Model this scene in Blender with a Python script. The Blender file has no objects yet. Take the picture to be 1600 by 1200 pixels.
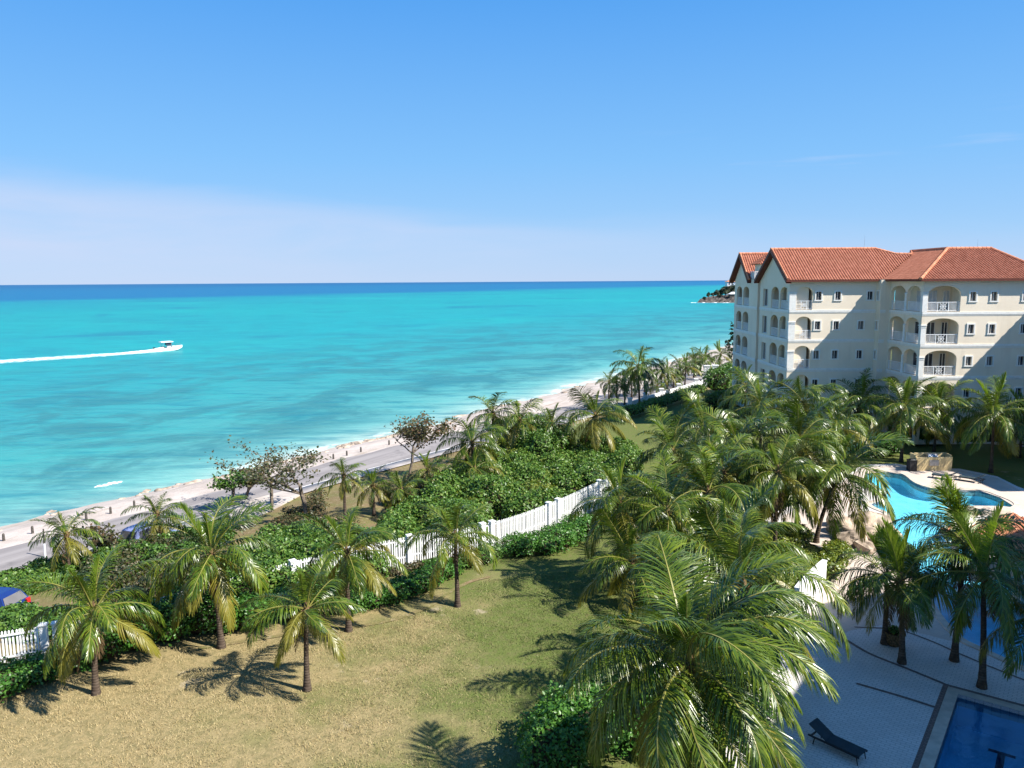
import bpy, bmesh, math, random
import numpy as np
from mathutils import Vector, Matrix
from mathutils.geometry import tessellate_polygon

SC = bpy.context.scene
COL = SC.collection
R = math.radians
random.seed(7)
rng = np.random.default_rng(11)

# ------------------------------------------------------------------ camera, sky, sun, exposure
F_PX, CAM_H, PITCH, ROLL = 1209.0, 17.0, R(7.54), 0.0064
cam_data = bpy.data.cameras.new('camera')
cam_data.sensor_width = 36.0
cam_data.lens = F_PX / 1600 * 36
cam_data.clip_start = 0.2
cam_data.clip_end = 90000
cam = bpy.data.objects.new('camera', cam_data)
COL.objects.link(cam)
_r0, _u0, _f0 = Vector((1, 0, 0)), Vector((0, math.sin(PITCH), math.cos(PITCH))), Vector((0, math.cos(PITCH), -math.sin(PITCH)))
_cr, _sr = math.cos(ROLL), math.sin(ROLL)
_rv, _uv = _cr * _r0 - _sr * _u0, _sr * _r0 + _cr * _u0
M = Matrix((_rv, _uv, -_f0)).transposed().to_4x4()
M.translation = Vector((0, 0, CAM_H))
cam.matrix_world = M
SC.camera = cam

SUN_STRENGTH, SKY_STRENGTH, EXPOSURE = 5.0, 0.097, 1.0
TO_SUN = Vector((1.0, -0.45, 1.1)).normalized()
world = bpy.data.worlds.new('World')
SC.world = world
world.use_nodes = True
wt = world.node_tree
wt.nodes.clear()
def wn(t, **k):
    n = wt.nodes.new(t)
    for a, b in k.items():
        setattr(n, a, b)
    return n
w_out, w_bg, w_sky = wn('ShaderNodeOutputWorld'), wn('ShaderNodeBackground'), wn('ShaderNodeTexSky')
w_sky.sky_type = 'NISHITA'
w_sky.sun_disc = False
w_sky.sun_elevation = math.asin(TO_SUN.z)
w_sky.sun_rotation = math.atan2(TO_SUN.x, TO_SUN.y)
w_sky.altitude = 0
w_sky.air_density = 1.0
w_sky.dust_density = 0.0
w_sky.ozone_density = 4.0
def wmr(src, a, b, c, d, smooth=True):
    n = wn('ShaderNodeMapRange')
    n.interpolation_type = 'SMOOTHSTEP' if smooth else 'LINEAR'
    n.inputs[1].default_value, n.inputs[2].default_value, n.inputs[3].default_value, n.inputs[4].default_value = a, b, c, d
    wt.links.new(src, n.inputs[0])
    return n.outputs[0]
def wmath(op, a, b):
    n = wn('ShaderNodeMath', operation=op)
    for i, v in enumerate((a, b)):
        if isinstance(v, (int, float)):
            n.inputs[i].default_value = v
        else:
            wt.links.new(v, n.inputs[i])
    return n.outputs[0]
w_hsv = wn('ShaderNodeHueSaturation')
w_hsv.inputs['Saturation'].default_value = 1.24
w_hsv.inputs['Value'].default_value = 1.0
wt.links.new(w_sky.outputs[0], w_hsv.inputs['Color'])
# thin cirrus low over the sea, strongest to the left
w_tc, w_sep = wn('ShaderNodeTexCoord'), wn('ShaderNodeSeparateXYZ')
wt.links.new(w_tc.outputs['Generated'], w_sep.inputs[0])
w_map = wn('ShaderNodeMapping')
w_map.inputs['Scale'].default_value = (2.2, 2.2, 13.0)
w_map.inputs['Rotation'].default_value = (0.0, R(6), 0)
wt.links.new(w_tc.outputs['Generated'], w_map.inputs[0])
w_noise = wn('ShaderNodeTexNoise')
w_noise.inputs['Scale'].default_value = 1.5
w_noise.inputs['Detail'].default_value = 6
w_noise.inputs['Roughness'].default_value = 0.55
w_noise.inputs['Distortion'].default_value = 0.4
wt.links.new(w_map.outputs[0], w_noise.inputs['Vector'])
z_out = w_sep.outputs['Z']
edge = wmath('ADD', z_out, wmath('MULTIPLY', wmath('ADD', w_sep.outputs['X'], 0.55), 0.062))
edge = wmath('ADD', edge, wmath('MULTIPLY', wmath('SUBTRACT', w_noise.outputs['Fac'], 0.5), 0.07))
band = wmath('MULTIPLY', wmr(z_out, 0.0, 0.05, 0.45, 1.0), wmr(edge, 0.088, 0.135, 1.0, 0.0))
side = wmr(w_sep.outputs['X'], -0.5, 0.40, 1.0, 0.32)
cl = wmath('MULTIPLY', wmr(w_noise.outputs['Fac'], 0.25, 0.7, 0.45, 1.0), band)
cl = wmath('MULTIPLY', wmath('MULTIPLY', cl, side), 0.8)
# a few high wisps
w_map2 = wn('ShaderNodeMapping')
w_map2.inputs['Scale'].default_value = (1.6, 1.6, 20.0)
w_map2.inputs['Location'].default_value = (0.35, 0.1, 0.9)
w_map2.inputs['Rotation'].default_value = (0.0, R(-14), 0)
wt.links.new(w_tc.outputs['Generated'], w_map2.inputs[0])
w_n2 = wn('ShaderNodeTexNoise')
w_n2.inputs['Scale'].default_value = 1.9
w_n2.inputs['Detail'].default_value = 7
wt.links.new(w_map2.outputs[0], w_n2.inputs['Vector'])
wisp = wmath('MULTIPLY', wmr(w_n2.outputs['Fac'], 0.60, 0.74, 0.0, 0.35), wmath('MULTIPLY', wmr(w_sep.outputs['X'], 0.1, 0.25, 0.0, 1.0), wmath('MULTIPLY', wmr(z_out, 0.04, 0.1, 0.0, 1.0), wmr(z_out, 0.12, 0.2, 1.0, 0.0))))
cl = wmath('MAXIMUM', cl, wisp)
w_mix = wn('ShaderNodeMix', data_type='RGBA')
wt.links.new(cl, w_mix.inputs[0])
# moist marine air: clear blue overhead paling to a soft blue at the sea line, the same all round
w_ramp = wn('ShaderNodeValToRGB')
wt.links.new(wmr(w_sep.outputs['Z'], 0.0, 0.4, 0.0, 1.0, False), w_ramp.inputs[0])
_e = w_ramp.color_ramp.elements
for _k, (_p, _c) in enumerate([(0.0, (2.25, 3.2, 4.75)), (0.13, (1.75, 3.05, 4.85)), (0.37, (1.18, 2.75, 4.95)), (0.88, (0.42, 1.86, 4.65))]):
    _el = _e[_k] if _k < 2 else _e.new(_p)
    _el.position = _p
    _el.color = (*[x / 5 for x in _c], 1)
w_sc = wn('ShaderNodeVectorMath', operation='SCALE')
w_sc.inputs['Scale'].default_value = 5.0
wt.links.new(w_ramp.outputs[0], w_sc.inputs[0])
w_haze = wn('ShaderNodeMix', data_type='RGBA')
wt.links.new(wmr(w_sep.outputs['Z'], 0.25, 0.75, 0.92, 0.0), w_haze.inputs[0])
wt.links.new(w_hsv.outputs[0], w_haze.inputs[6])
wt.links.new(w_sc.outputs[0], w_haze.inputs[7])
wt.links.new(w_haze.outputs[2], w_mix.inputs[6])
w_mix.inputs[7].default_value = (3.3, 3.75, 4.9, 1)
wt.links.new(w_mix.outputs[2], w_bg.inputs['Color'])
w_bg.inputs['Strength'].default_value = SKY_STRENGTH
wt.links.new(w_bg.outputs[0], w_out.inputs[0])

sun_d = bpy.data.lights.new('sun', 'SUN')
sun_d.energy = SUN_STRENGTH
sun_d.angle = R(0.5)
sun_d.color = (1.0, 0.95, 0.87)
sun = bpy.data.objects.new('sun', sun_d)
sun.rotation_euler = TO_SUN.to_track_quat('Z', 'Y').to_euler()
sun.location = (40, -20, 80)
COL.objects.link(sun)

vs = SC.view_settings
vs.view_transform = 'Standard'
vs.look = 'None'
vs.exposure = EXPOSURE
vs.gamma = 1
vs.use_curve_mapping = False
SC.render.engine = 'CYCLES'
SC.cycles.max_bounces = 6
SC.cycles.transparent_max_bounces = 12
SC.cycles.use_denoising = True

# ------------------------------------------------------------------ survey: where a sight line from the balcony meets a level
def ray(u, v):
    x, y = (u - 800) / F_PX, -(v - 600) / F_PX
    x, y = x * _cr + y * _sr, -x * _sr + y * _cr
    return x, math.cos(PITCH) + y * math.sin(PITCH), -math.sin(PITCH) + y * math.cos(PITCH)
def G(u, v, z=0.0):
    X, Y, Z = ray(u, v)
    t = (z - CAM_H) / Z
    return X * t, Y * t
def height_at(u, v, Y0):
    X, Y, Z = ray(u, v)
    t = Y0 / Y
    return X * t, CAM_H + Z * t
# coast frame: s runs along the shore, d is distance to seaward
CN, CT = (-0.854, 0.52), (0.52, 0.854)
def sd(x, y):
    return CT[0] * x + CT[1] * y, CN[0] * x + CN[1] * y
def xy(s, d):
    return CT[0] * s + CN[0] * d, CT[1] * s + CN[1] * d
def shore_d(s):
    base = np.interp(s, [-400, 25, 50, 70, 105, 127, 180, 300, 900], [70, 66.3, 64.7, 63, 63.3, 62.5, 63, 64, 64])
    return base + 0.5 * np.sin(s * 0.21) + 0.3 * np.sin(s * 0.57 + 1)
def road_far(s):
    return np.interp(s, [-400, 25, 48, 61, 72, 111, 145, 156, 220, 300, 900], [57, 56.4, 56, 55.2, 53.8, 49.6, 45.1, 43.3, 33, 20, -70])
def road_near(s):
    return np.interp(s, [-400, 25, 48, 60, 72, 103, 135, 156, 220, 300, 900], [51, 51.0, 50.4, 49.4, 48, 43.9, 39.6, 37.2, 27, 14, -76])
def ground_z(x, y):
    s, d = sd(x, y)
    nr, fr, sh = road_near(s), road_far(s), shore_d(s)
    e = d - nr
    inland = np.interp(e, [-10, -3, 0], [0.0, -0.95, -1.0])
    seaward = np.interp((d - fr) / np.maximum(sh - fr, 1), [0, 0.5, 1.0, 2.0, 6.0], [-1.05, -1.3, -2.2, -3.2, -6])
    return np.where(d > fr, seaward, np.where(d > nr, -1.02, inland))
def P(u, v, dz=0.0):
    z = 0.0
    for _ in range(8):
        x, y = G(u, v, z + dz)
        z = float(ground_z(x, y))
    return x, y, z

# ------------------------------------------------------------------ tagging and mesh helpers
def tag(o, label=None, cat=None, group=None, kind=None):
    if label: o['label'] = label
    if cat: o['category'] = cat
    if group: o['group'] = group
    if kind: o['kind'] = kind
    return o
def empty(name, loc, label, cat, group=None, rz=0.0):
    o = bpy.data.objects.new(name, None)
    o.empty_display_size = 0.3
    o.location = loc
    o.rotation_euler = (0, 0, rz)
    COL.objects.link(o)
    return tag(o, label, cat, group)
def link(name, me, parent=None):
    o = bpy.data.objects.new(name, me)
    COL.objects.link(o)
    if parent: o.parent = parent
    return o
class MB:
    def __init__(s):
        s.v, s.f, s.m = [], [], []
    def add(s, vs_, fs, mi=0):
        b = len(s.v)
        s.v += [tuple(p) for p in vs_]
        s.f += [tuple(i + b for i in f) for f in fs]
        s.m += [mi] * len(fs)
    def quad(s, a, b, c, d, mi=0):
        s.add((a, b, c, d), ((0, 1, 2, 3),), mi)
    def box(s, c, size, rz=0.0, mi=0, taper=1.0):
        hx, hy, hz = size[0] / 2, size[1] / 2, size[2] / 2
        ca, sa = math.cos(rz), math.sin(rz)
        pts = []
        for z, k in ((-hz, 1.0), (hz, taper)):
            for x, y in ((-hx, -hy), (hx, -hy), (hx, hy), (-hx, hy)):
                x, y = x * k, y * k
                pts.append((c[0] + x * ca - y * sa, c[1] + x * sa + y * ca, c[2] + z))
        s.add(pts, ((3, 2, 1, 0), (4, 5, 6, 7), (0, 1, 5, 4), (1, 2, 6, 5), (2, 3, 7, 6), (3, 0, 4, 7)), mi)
    def bar(s, a, b, w, h=None, mi=0):
        s.tube([a, b], [w / 2 * 1.414] * 2, 4, mi, caps=True)
    def tube(s, pts, rad, n=8, mi=0, caps=True):
        pts = [Vector(p) for p in pts]
        b = len(s.v)
        up = Vector((0, 0, 1))
        t0 = (pts[1] - pts[0]).normalized()
        ref = up if abs(t0.z) < 0.9 else Vector((1, 0, 0))
        side = t0.cross(ref).normalized()
        for i, p in enumerate(pts):
            t = (pts[min(i + 1, len(pts) - 1)] - pts[max(i - 1, 0)]).normalized()
            side = (side - t * side.dot(t)).normalized()
            o = t.cross(side)
            for k in range(n):
                a = 2 * math.pi * (k + 0.5) / n
                s.v.append(tuple(p + (side * math.cos(a) + o * math.sin(a)) * rad[i]))
        for i in range(len(pts) - 1):
            for k in range(n):
                k2 = (k + 1) % n
                s.f.append((b + i * n + k, b + i * n + k2, b + (i + 1) * n + k2, b + (i + 1) * n + k))
                s.m.append(mi)
        if caps:
            s.f.append(tuple(b + k for k in range(n))[::-1]); s.m.append(mi)
            e = b + (len(pts) - 1) * n
            s.f.append(tuple(e + k for k in range(n))); s.m.append(mi)
    def lathe(s, c, prof, n=16, mi=0):
        b = len(s.v)
        for r_, z in prof:
            for k in range(n):
                a = 2 * math.pi * k / n
                s.v.append((c[0] + r_ * math.cos(a), c[1] + r_ * math.sin(a), c[2] + z))
        for i in range(len(prof) - 1):
            for k in range(n):
                k2 = (k + 1) % n
                s.f.append((b + i * n + k, b + i * n + k2, b + (i + 1) * n + k2, b + (i + 1) * n + k))
                s.m.append(mi)
    def prism(s, poly, z0, z1, mi=0):
        n = len(poly)
        tris = tessellate_polygon([[Vector((p[0], p[1], 0)) for p in poly]])
        top = [(p[0], p[1], z1) for p in poly]
        bot = [(p[0], p[1], z0) for p in poly]
        s.add(top, tris, mi)
        s.add(bot, [t[::-1] for t in tris], mi)
        for i in range(n):
            j = (i + 1) % n
            s.quad(bot[i], bot[j], top[j], top[i], mi)
    def mesh(s, name, mats):
        me = bpy.data.meshes.new(name)
        me.from_pydata(s.v, [], s.f)
        for m in (mats if isinstance(mats, (list, tuple)) else [mats]):
            me.materials.append(m)
        if any(s.m):
            me.polygons.foreach_set('material_index', s.m)
        me.update()
        return me
    def build(s, name, mats, parent=None, smooth=False):
        me = s.mesh(name, mats)
        if smooth:
            me.polygons.foreach_set('use_smooth', [True] * len(me.polygons))
        return link(name, me, parent)
def np_mesh(name, verts, faces, mats, mi=None):
    me = bpy.data.meshes.new(name)
    k = faces.shape[1]
    me.vertices.add(len(verts)); me.vertices.foreach_set('co', verts.astype(np.float32).ravel())
    me.loops.add(faces.size); me.loops.foreach_set('vertex_index', faces.astype(np.int32).ravel())
    me.polygons.add(len(faces)); me.polygons.foreach_set('loop_start', np.arange(0, faces.size, k, dtype=np.int32))
    for m in (mats if isinstance(mats, (list, tuple)) else [mats]):
        me.materials.append(m)
    if mi is not None:
        me.polygons.foreach_set('material_index', mi.astype(np.int32))
    me.update(calc_edges=True)
    me.validate()
    return me
def flat_poly(name, outer, z, mat, holes=(), parent=None, skirt=0.0):
    loops = [[Vector((p[0], p[1], 0)) for p in outer]] + [[Vector((p[0], p[1], 0)) for p in h] for h in holes]
    pts = [(p.x, p.y, z) for l in loops for p in l]
    mb = MB()
    tris = []
    for t in tessellate_polygon(loops):
        a, b, c = (Vector(pts[i]) for i in t)
        tris.append(t if (b - a).cross(c - a).z > 0 else t[::-1])
    mb.add(pts, tris)
    if skirt:
        for l in loops:
            for i in range(len(l)):
                a, b = l[i], l[(i + 1) % len(l)]
                mb.quad((a.x, a.y, z), (b.x, b.y, z), (b.x, b.y, z - skirt), (a.x, a.y, z - skirt))
    return mb.build(name, mat, parent)
def smooth_closed(pts, n=6):
    out = []
    m = len(pts)
    for i in range(m):
        p0, p1, p2, p3 = (np.array(pts[(i + k) % m], float) for k in (-1, 0, 1, 2))
        for j in range(n):
            t = j / n
            out.append(tuple(0.5 * ((2 * p1) + (-p0 + p2) * t + (2 * p0 - 5 * p1 + 4 * p2 - p3) * t * t + (-p0 + 3 * p1 - 3 * p2 + p3) * t ** 3)))
    return out
def smooth_open(pts, n=6):
    q = [np.array(p, float) for p in pts]
    q = [2 * q[0] - q[1]] + q + [2 * q[-1] - q[-2]]
    out = []
    for i in range(1, len(q) - 2):
        p0, p1, p2, p3 = q[i - 1:i + 3]
        for j in range(n):
            t = j / n
            out.append(tuple(0.5 * ((2 * p1) + (-p0 + p2) * t + (2 * p0 - 5 * p1 + 4 * p2 - p3) * t * t + (-p0 + 3 * p1 - 3 * p2 + p3) * t ** 3)))
    out.append(tuple(q[-2]))
    return out
def offset_closed(pts, w):
    out = []
    m = len(pts)
    area = sum(pts[i][0] * pts[(i + 1) % m][1] - pts[(i + 1) % m][0] * pts[i][1] for i in range(m))
    sg = 1 if area > 0 else -1
    for i in range(m):
        a, b = np.array(pts[i - 1]), np.array(pts[(i + 1) % m])
        t = b - a
        t = t / (np.linalg.norm(t) + 1e-9)
        out.append((pts[i][0] + sg * t[1] * w, pts[i][1] - sg * t[0] * w))
    return out
def ring_strip(name, a, b, z, mat, parent=None, drop=0.0):
    mb = MB()
    m = len(a)
    for i in range(m):
        j = (i + 1) % m
        mb.quad((*a[i], z), (*a[j], z), (*b[j], z), (*b[i], z))
        if drop:
            mb.quad((*a[i], z), (*a[j], z), (*a[j], z - drop), (*a[i], z - drop))
            mb.quad((*b[i], z), (*b[j], z), (*b[j], z - drop), (*b[i], z - drop))
    return mb.build(name, mat, parent)
def ribbon(name, path, width, z, mat, parent=None, zf=None):
    mb = MB()
    q = [np.array(p) for p in path]
    L, Rr = [], []
    for i in range(len(q)):
        t = q[min(i + 1, len(q) - 1)] - q[max(i - 1, 0)]
        t = t / np.linalg.norm(t)
        nn = np.array((-t[1], t[0])) * width / 2
        for lst, p in ((L, q[i] + nn), (Rr, q[i] - nn)):
            lst.append((p[0], p[1], (float(zf(p[0], p[1])) if zf else 0) + z))
    for i in range(len(q) - 1):
        mb.quad(Rr[i], Rr[i + 1], L[i + 1], L[i])
    return mb.build(name, mat, parent)
def in_poly(x, y, poly):
    c = False
    j = len(poly) - 1
    for i in range(len(poly)):
        if (poly[i][1] > y) != (poly[j][1] > y) and x < (poly[j][0] - poly[i][0]) * (y - poly[i][1]) / (poly[j][1] - poly[i][1]) + poly[i][0]:
            c = not c
        j = i
    return c

# ------------------------------------------------------------------ materials
class NM:
    def __init__(s, name):
        s.m = bpy.data.materials.new(name)
        s.m.use_nodes = True
        s.t = s.m.node_tree
        s.b = s.t.nodes['Principled BSDF']
        s.o = s.t.nodes['Material Output']
    def n(s, t, **k):
        x = s.t.nodes.new(t)
        for a, b in k.items():
            setattr(x, a, b)
        return x
    def l(s, a, b):
        s.t.links.new(a, b)
    def put(s, v, sock):
        if isinstance(v, bpy.types.NodeSocket):
            s.l(v, sock)
        elif isinstance(v, (tuple, list)):
            sock.default_value = (*v, 1) if len(v) == 3 and len(sock.default_value) == 4 else v
        else:
            sock.default_value = v
    def pos(s):
        return s.n('ShaderNodeNewGeometry').outputs['Position']
    def obj(s):
        return s.n('ShaderNodeTexCoord').outputs['Object']
    def map(s, vec, scale=(1, 1, 1), rot=(0, 0, 0), loc=(0, 0, 0)):
        m = s.n('ShaderNodeMapping')
        s.l(vec, m.inputs[0])
        m.inputs['Scale'].default_value = scale
        m.inputs['Rotation'].default_value = rot
        m.inputs['Location'].default_value = loc
        return m.outputs[0]
    def noise(s, vec, scale, detail=4, rough=0.55, dist=0.0):
        x = s.n('ShaderNodeTexNoise')
        if vec is not None: s.l(vec, x.inputs['Vector'])
        x.inputs['Scale'].default_value = scale
        x.inputs['Detail'].default_value = detail
        x.inputs['Roughness'].default_value = rough
        x.inputs['Distortion'].default_value = dist
        return x.outputs['Fac']
    def rng(s, src, a, b, c=0.0, d=1.0, smooth=True):
        x = s.n('ShaderNodeMapRange')
        x.interpolation_type = 'SMOOTHSTEP' if smooth else 'LINEAR'
        s.l(src, x.inputs[0])
        for i, v in enumerate((a, b, c, d)):
            x.inputs[i + 1].default_value = v
        return x.outputs[0]
    def mix(s, f, a, b, mode='MIX'):
        x = s.n('ShaderNodeMix', data_type='RGBA', blend_type=mode)
        s.put(f, x.inputs[0]); s.put(a, x.inputs[6]); s.put(b, x.inputs[7])
        return x.outputs[2]
    def math(s, op, a, b=0.0):
        x = s.n('ShaderNodeMath', operation=op)
        s.put(a, x.inputs[0]); s.put(b, x.inputs[1])
        return x.outputs[0]
    def ramp(s, f, stops):
        x = s.n('ShaderNodeValToRGB')
        s.l(f, x.inputs[0])
        e = x.color_ramp.elements
        while len(e) < len(stops): e.new(0.5)
        for k, (p, c) in zip(e, stops):
            k.position = p; k.color = (*c, 1)
        return x.outputs[0]
    def bump(s, h, strength=0.3, dist=0.02):
        x = s.n('ShaderNodeBump')
        x.inputs['Strength'].default_value = strength
        x.inputs['Distance'].default_value = dist
        s.l(h, x.inputs['Height'])
        s.l(x.outputs[0], s.b.inputs['Normal'])
        return x.outputs[0]
    def base(s, c, rough=0.7, spec=0.3, metal=0.0):
        s.put(c, s.b.inputs['Base Color'])
        s.put(rough, s.b.inputs['Roughness'])
        s.b.inputs['Specular IOR Level'].default_value = spec
        s.b.inputs['Metallic'].default_value = metal
        return s.m
def plain(name, c, rough=0.6, spec=0.4, metal=0.0, var=0.12, scale=3.0, bump=0.0):
    m = NM(name)
    f = m.noise(m.obj(), scale, 5)
    d = tuple(max(0, x * (1 - var * 1.6)) for x in c)
    e = tuple(min(1, x * (1 + var)) for x in c)
    m.base(m.mix(m.rng(f, 0.3, 0.7), d, e), rough, spec, metal)
    if bump:
        m.bump(m.noise(m.obj(), scale * 8, 4), bump, 0.02)
    return m.m
def leaf(name, stops, rough=0.42, trans=0.28, spec=0.5, tint=1.6):
    m = NM(name)
    isl = m.n('ShaderNodeNewGeometry').outputs['Random Per Island']
    oi = m.n('ShaderNodeObjectInfo').outputs['Random']
    f = m.math('ADD', m.math('MULTIPLY', isl, 0.7), m.math('MULTIPLY', oi, 0.3))
    c = m.ramp(f, stops)
    m.base(c, rough, spec)
    tr = m.n('ShaderNodeBsdfTranslucent')
    tc = m.mix(1.0, c, (tint, tint * 1.05, tint * 0.5), 'MULTIPLY')
    m.l(tc, tr.inputs['Color'])
    mx = m.n('ShaderNodeMixShader')
    mx.inputs[0].default_value = trans
    m.l(m.b.outputs[0], mx.inputs[1]); m.l(tr.outputs[0], mx.inputs[2])
    m.l(mx.outputs[0], m.o.inputs['Surface'])
    return m.m

MT = {}
MT['frond'] = leaf('frond_green', [(0.0, (0.018, 0.040, 0.005)), (0.4, (0.052, 0.098, 0.007)), (0.75, (0.130, 0.178, 0.012)), (1.0, (0.26, 0.26, 0.03))], rough=0.33, trans=0.11, spec=0.5)
MT['frond_old'] = leaf('frond_yellow', [(0.0, (0.10, 0.11, 0.014)), (0.5, (0.20, 0.185, 0.024)), (1.0, (0.28, 0.23, 0.04))], rough=0.36, trans=0.3, spec=0.5)
MT['frond_young'] = leaf('frond_young', [(0.0, (0.08, 0.14, 0.014)), (0.6, (0.16, 0.23, 0.024)), (1.0, (0.26, 0.31, 0.04))], rough=0.34, trans=0.35, spec=0.5)
MT['frond_dead'] = leaf('frond_dead', [(0.0, (0.07, 0.045, 0.022)), (1.0, (0.2, 0.13, 0.06))], rough=0.7, trans=0.15, spec=0.2)
MT['rachis'] = plain('frond_rib', (0.22, 0.21, 0.05), 0.4, 0.4)
MT['grape'] = leaf('seagrape_leaf', [(0.0, (0.03, 0.075, 0.012)), (0.45, (0.07, 0.15, 0.022)), (0.8, (0.13, 0.22, 0.035)), (1.0, (0.24, 0.24, 0.06))], rough=0.4, trans=0.2, spec=0.38)
MT['hedge'] = leaf('hedge_leaf', [(0.0, (0.022, 0.065, 0.010)), (0.5, (0.05, 0.145, 0.018)), (1.0, (0.11, 0.24, 0.035))], rough=0.4, trans=0.24, spec=0.4)
MT['croton'] = leaf('yellow_shrub_leaf', [(0.0, (0.05, 0.10, 0.015)), (0.5, (0.13, 0.18, 0.025)), (1.0, (0.28, 0.28, 0.04))], rough=0.4, trans=0.25)
MT['rust'] = leaf('rusty_leaf', [(0.0, (0.03, 0.045, 0.015)), (0.4, (0.07, 0.08, 0.025)), (0.75, (0.12, 0.08, 0.035)), (1.0, (0.2, 0.09, 0.045))], rough=0.5, trans=0.2)
MT['pine'] = leaf('casuarina_needles', [(0.0, (0.02, 0.035, 0.014)), (1.0, (0.06, 0.08, 0.03))], rough=0.6, trans=0.1)
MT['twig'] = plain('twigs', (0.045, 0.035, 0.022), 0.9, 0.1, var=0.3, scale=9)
MT['bark'] = plain('bark', (0.16, 0.13, 0.10), 0.9, 0.15, var=0.3, scale=8, bump=0.4)

def palm_bark():
    m = NM('palm_trunk')
    o = m.obj()
    rings = m.n('ShaderNodeTexWave', wave_type='BANDS', bands_direction='Z')
    m.l(o, rings.inputs['Vector'])
    rings.inputs['Scale'].default_value = 2.6
    rings.inputs['Distortion'].default_value = 2.0
    rings.inputs['Detail'].default_value = 3
    c = m.mix(m.rng(m.noise(o, 4, 5), 0.3, 0.7), (0.055, 0.038, 0.027), (0.125, 0.095, 0.072))
    c = m.mix(m.rng(rings.outputs['Fac'], 0.0, 0.35, 0.6, 0.0), c, (0.05, 0.035, 0.025))
    m.base(c, 0.9, 0.15)
    m.bump(rings.outputs['Fac'], 0.4, 0.03)
    return m.m
MT['trunk'] = palm_bark()
MT['husk'] = plain('palm_husk', (0.17, 0.11, 0.055), 0.9, 0.1, var=0.4, scale=14, bump=0.5)
MT['coconut'] = plain('coconut', (0.30, 0.17, 0.04), 0.5, 0.3, var=0.3)

def lawn():
    m = NM('lawn_soil')
    p = m.pos()
    big = m.noise(p, 0.085, 3, 0.5, 0.3)
    mid = m.noise(p, 0.45, 5, 0.6)
    fine = m.noise(p, 9.0, 4, 0.7)
    # dry straw turf towards the hedge, greener towards the terrace
    sep = m.n('ShaderNodeSeparateXYZ'); m.l(p, sep.inputs[0])
    g = m.math('ADD', m.math('MULTIPLY', sep.outputs['X'], 0.075), m.math('MULTIPLY', sep.outputs['Y'], 0.006))
    w = m.math('ADD', m.math('ADD', g, 0.46), m.math('MULTIPLY', m.math('SUBTRACT', big, 0.5), 2.0))
    w = m.math('ADD', w, m.math('MULTIPLY', m.math('SUBTRACT', mid, 0.5), 1.7))
    w = m.rng(w, -0.1, 0.75)
    c = m.mix(w, (0.315, 0.245, 0.122), (0.108, 0.142, 0.034))
    c = m.mix(m.rng(m.noise(p, 2.6, 5, 0.7), 0.40, 0.66, 0.0, 0.65), c, (0.15, 0.135, 0.06))
    c = m.mix(m.rng(fine, 0.4, 0.75, 0.0, 0.45), c, (0.13, 0.12, 0.045))
    bare = m.rng(m.noise(m.map(p, loc=(3, 9, 0)), 0.33, 5, 0.6), 0.64, 0.72)
    c = m.mix(m.math('MULTIPLY', bare, 0.75), c, (0.40, 0.33, 0.23))
    m.base(c, 0.95, 0.1)
    m.bump(fine, 0.9, 0.06)
    return m.m
MT['lawn'] = lawn()
def dirt():
    m = NM('verge_soil')
    p = m.pos()
    c = m.mix(m.rng(m.noise(p, 0.6, 6, 0.65), 0.35, 0.65), (0.20, 0.145, 0.075), (0.16, 0.15, 0.055))
    c = m.mix(m.rng(m.noise(p, 3.0, 6, 0.7), 0.5, 0.75), c, (0.33, 0.26, 0.17))
    m.base(c, 0.95, 0.1)
    m.bump(m.noise(p, 7, 5), 0.8, 0.08)
    return m.m
MT['dirt'] = dirt()
def sand():
    m = NM('sand')
    p = m.pos()
    c = m.mix(m.rng(m.noise(p, 0.35, 6, 0.6), 0.3, 0.7), (0.41, 0.345, 0.295), (0.54, 0.465, 0.41))
    # wrack lines and stains lying along the beach
    q = m.map(p, rot=(0, 0, -math.atan2(CT[1], CT[0])))
    q = m.map(q, scale=(0.06, 0.6, 1))
    wr = m.rng(m.noise(q, 2.2, 7, 0.7, 0.5), 0.56, 0.64)
    c = m.mix(m.math('MULTIPLY', wr, 0.55), c, (0.24, 0.185, 0.11))
    sep = m.n('ShaderNodeSeparateXYZ'); m.l(p, sep.inputs[0])
    wet = m.rng(sep.outputs['Z'], -2.25, -1.75, 0.55, 0.0)
    c = m.mix(wet, c, (0.42, 0.35, 0.29))
    m.base(c, 0.85, 0.2)
    m.bump(m.noise(p, 2.5, 6, 0.7), 0.6, 0.12)
    return m.m
MT['sand'] = sand()
def asphalt():
    m = NM('asphalt')
    p = m.pos()
    q = m.map(p, rot=(0, 0, -math.atan2(CT[1], CT[0])))
    q = m.map(q, scale=(0.04, 0.9, 1))
    c = m.mix(m.rng(m.noise(q, 1.0, 4), 0.35, 0.65), (0.215, 0.195, 0.19), (0.29, 0.265, 0.255))
    c = m.mix(m.rng(m.noise(p, 0.5, 6, 0.7), 0.52, 0.72, 0, 0.6), c, (0.12, 0.11, 0.11))
    m.base(c, 0.9, 0.2)
    m.bump(m.noise(p, 30, 3), 0.3, 0.01)
    return m.m
MT['asphalt'] = asphalt()
MT['line'] = plain('road_paint', (0.75, 0.73, 0.69), 0.7, var=0.25, scale=1.5)
MT['concrete'] = plain('concrete', (0.44, 0.39, 0.35), 0.9, 0.2, var=0.15, scale=0.6, bump=0.2)
MT['white'] = plain('white_paint', (0.80, 0.80, 0.79), 0.55, 0.35, var=0.05, scale=2)
MT['whitewall'] = plain('white_render', (0.74, 0.74, 0.72), 0.8, 0.2, var=0.08, scale=1.2, bump=0.1)

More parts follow.
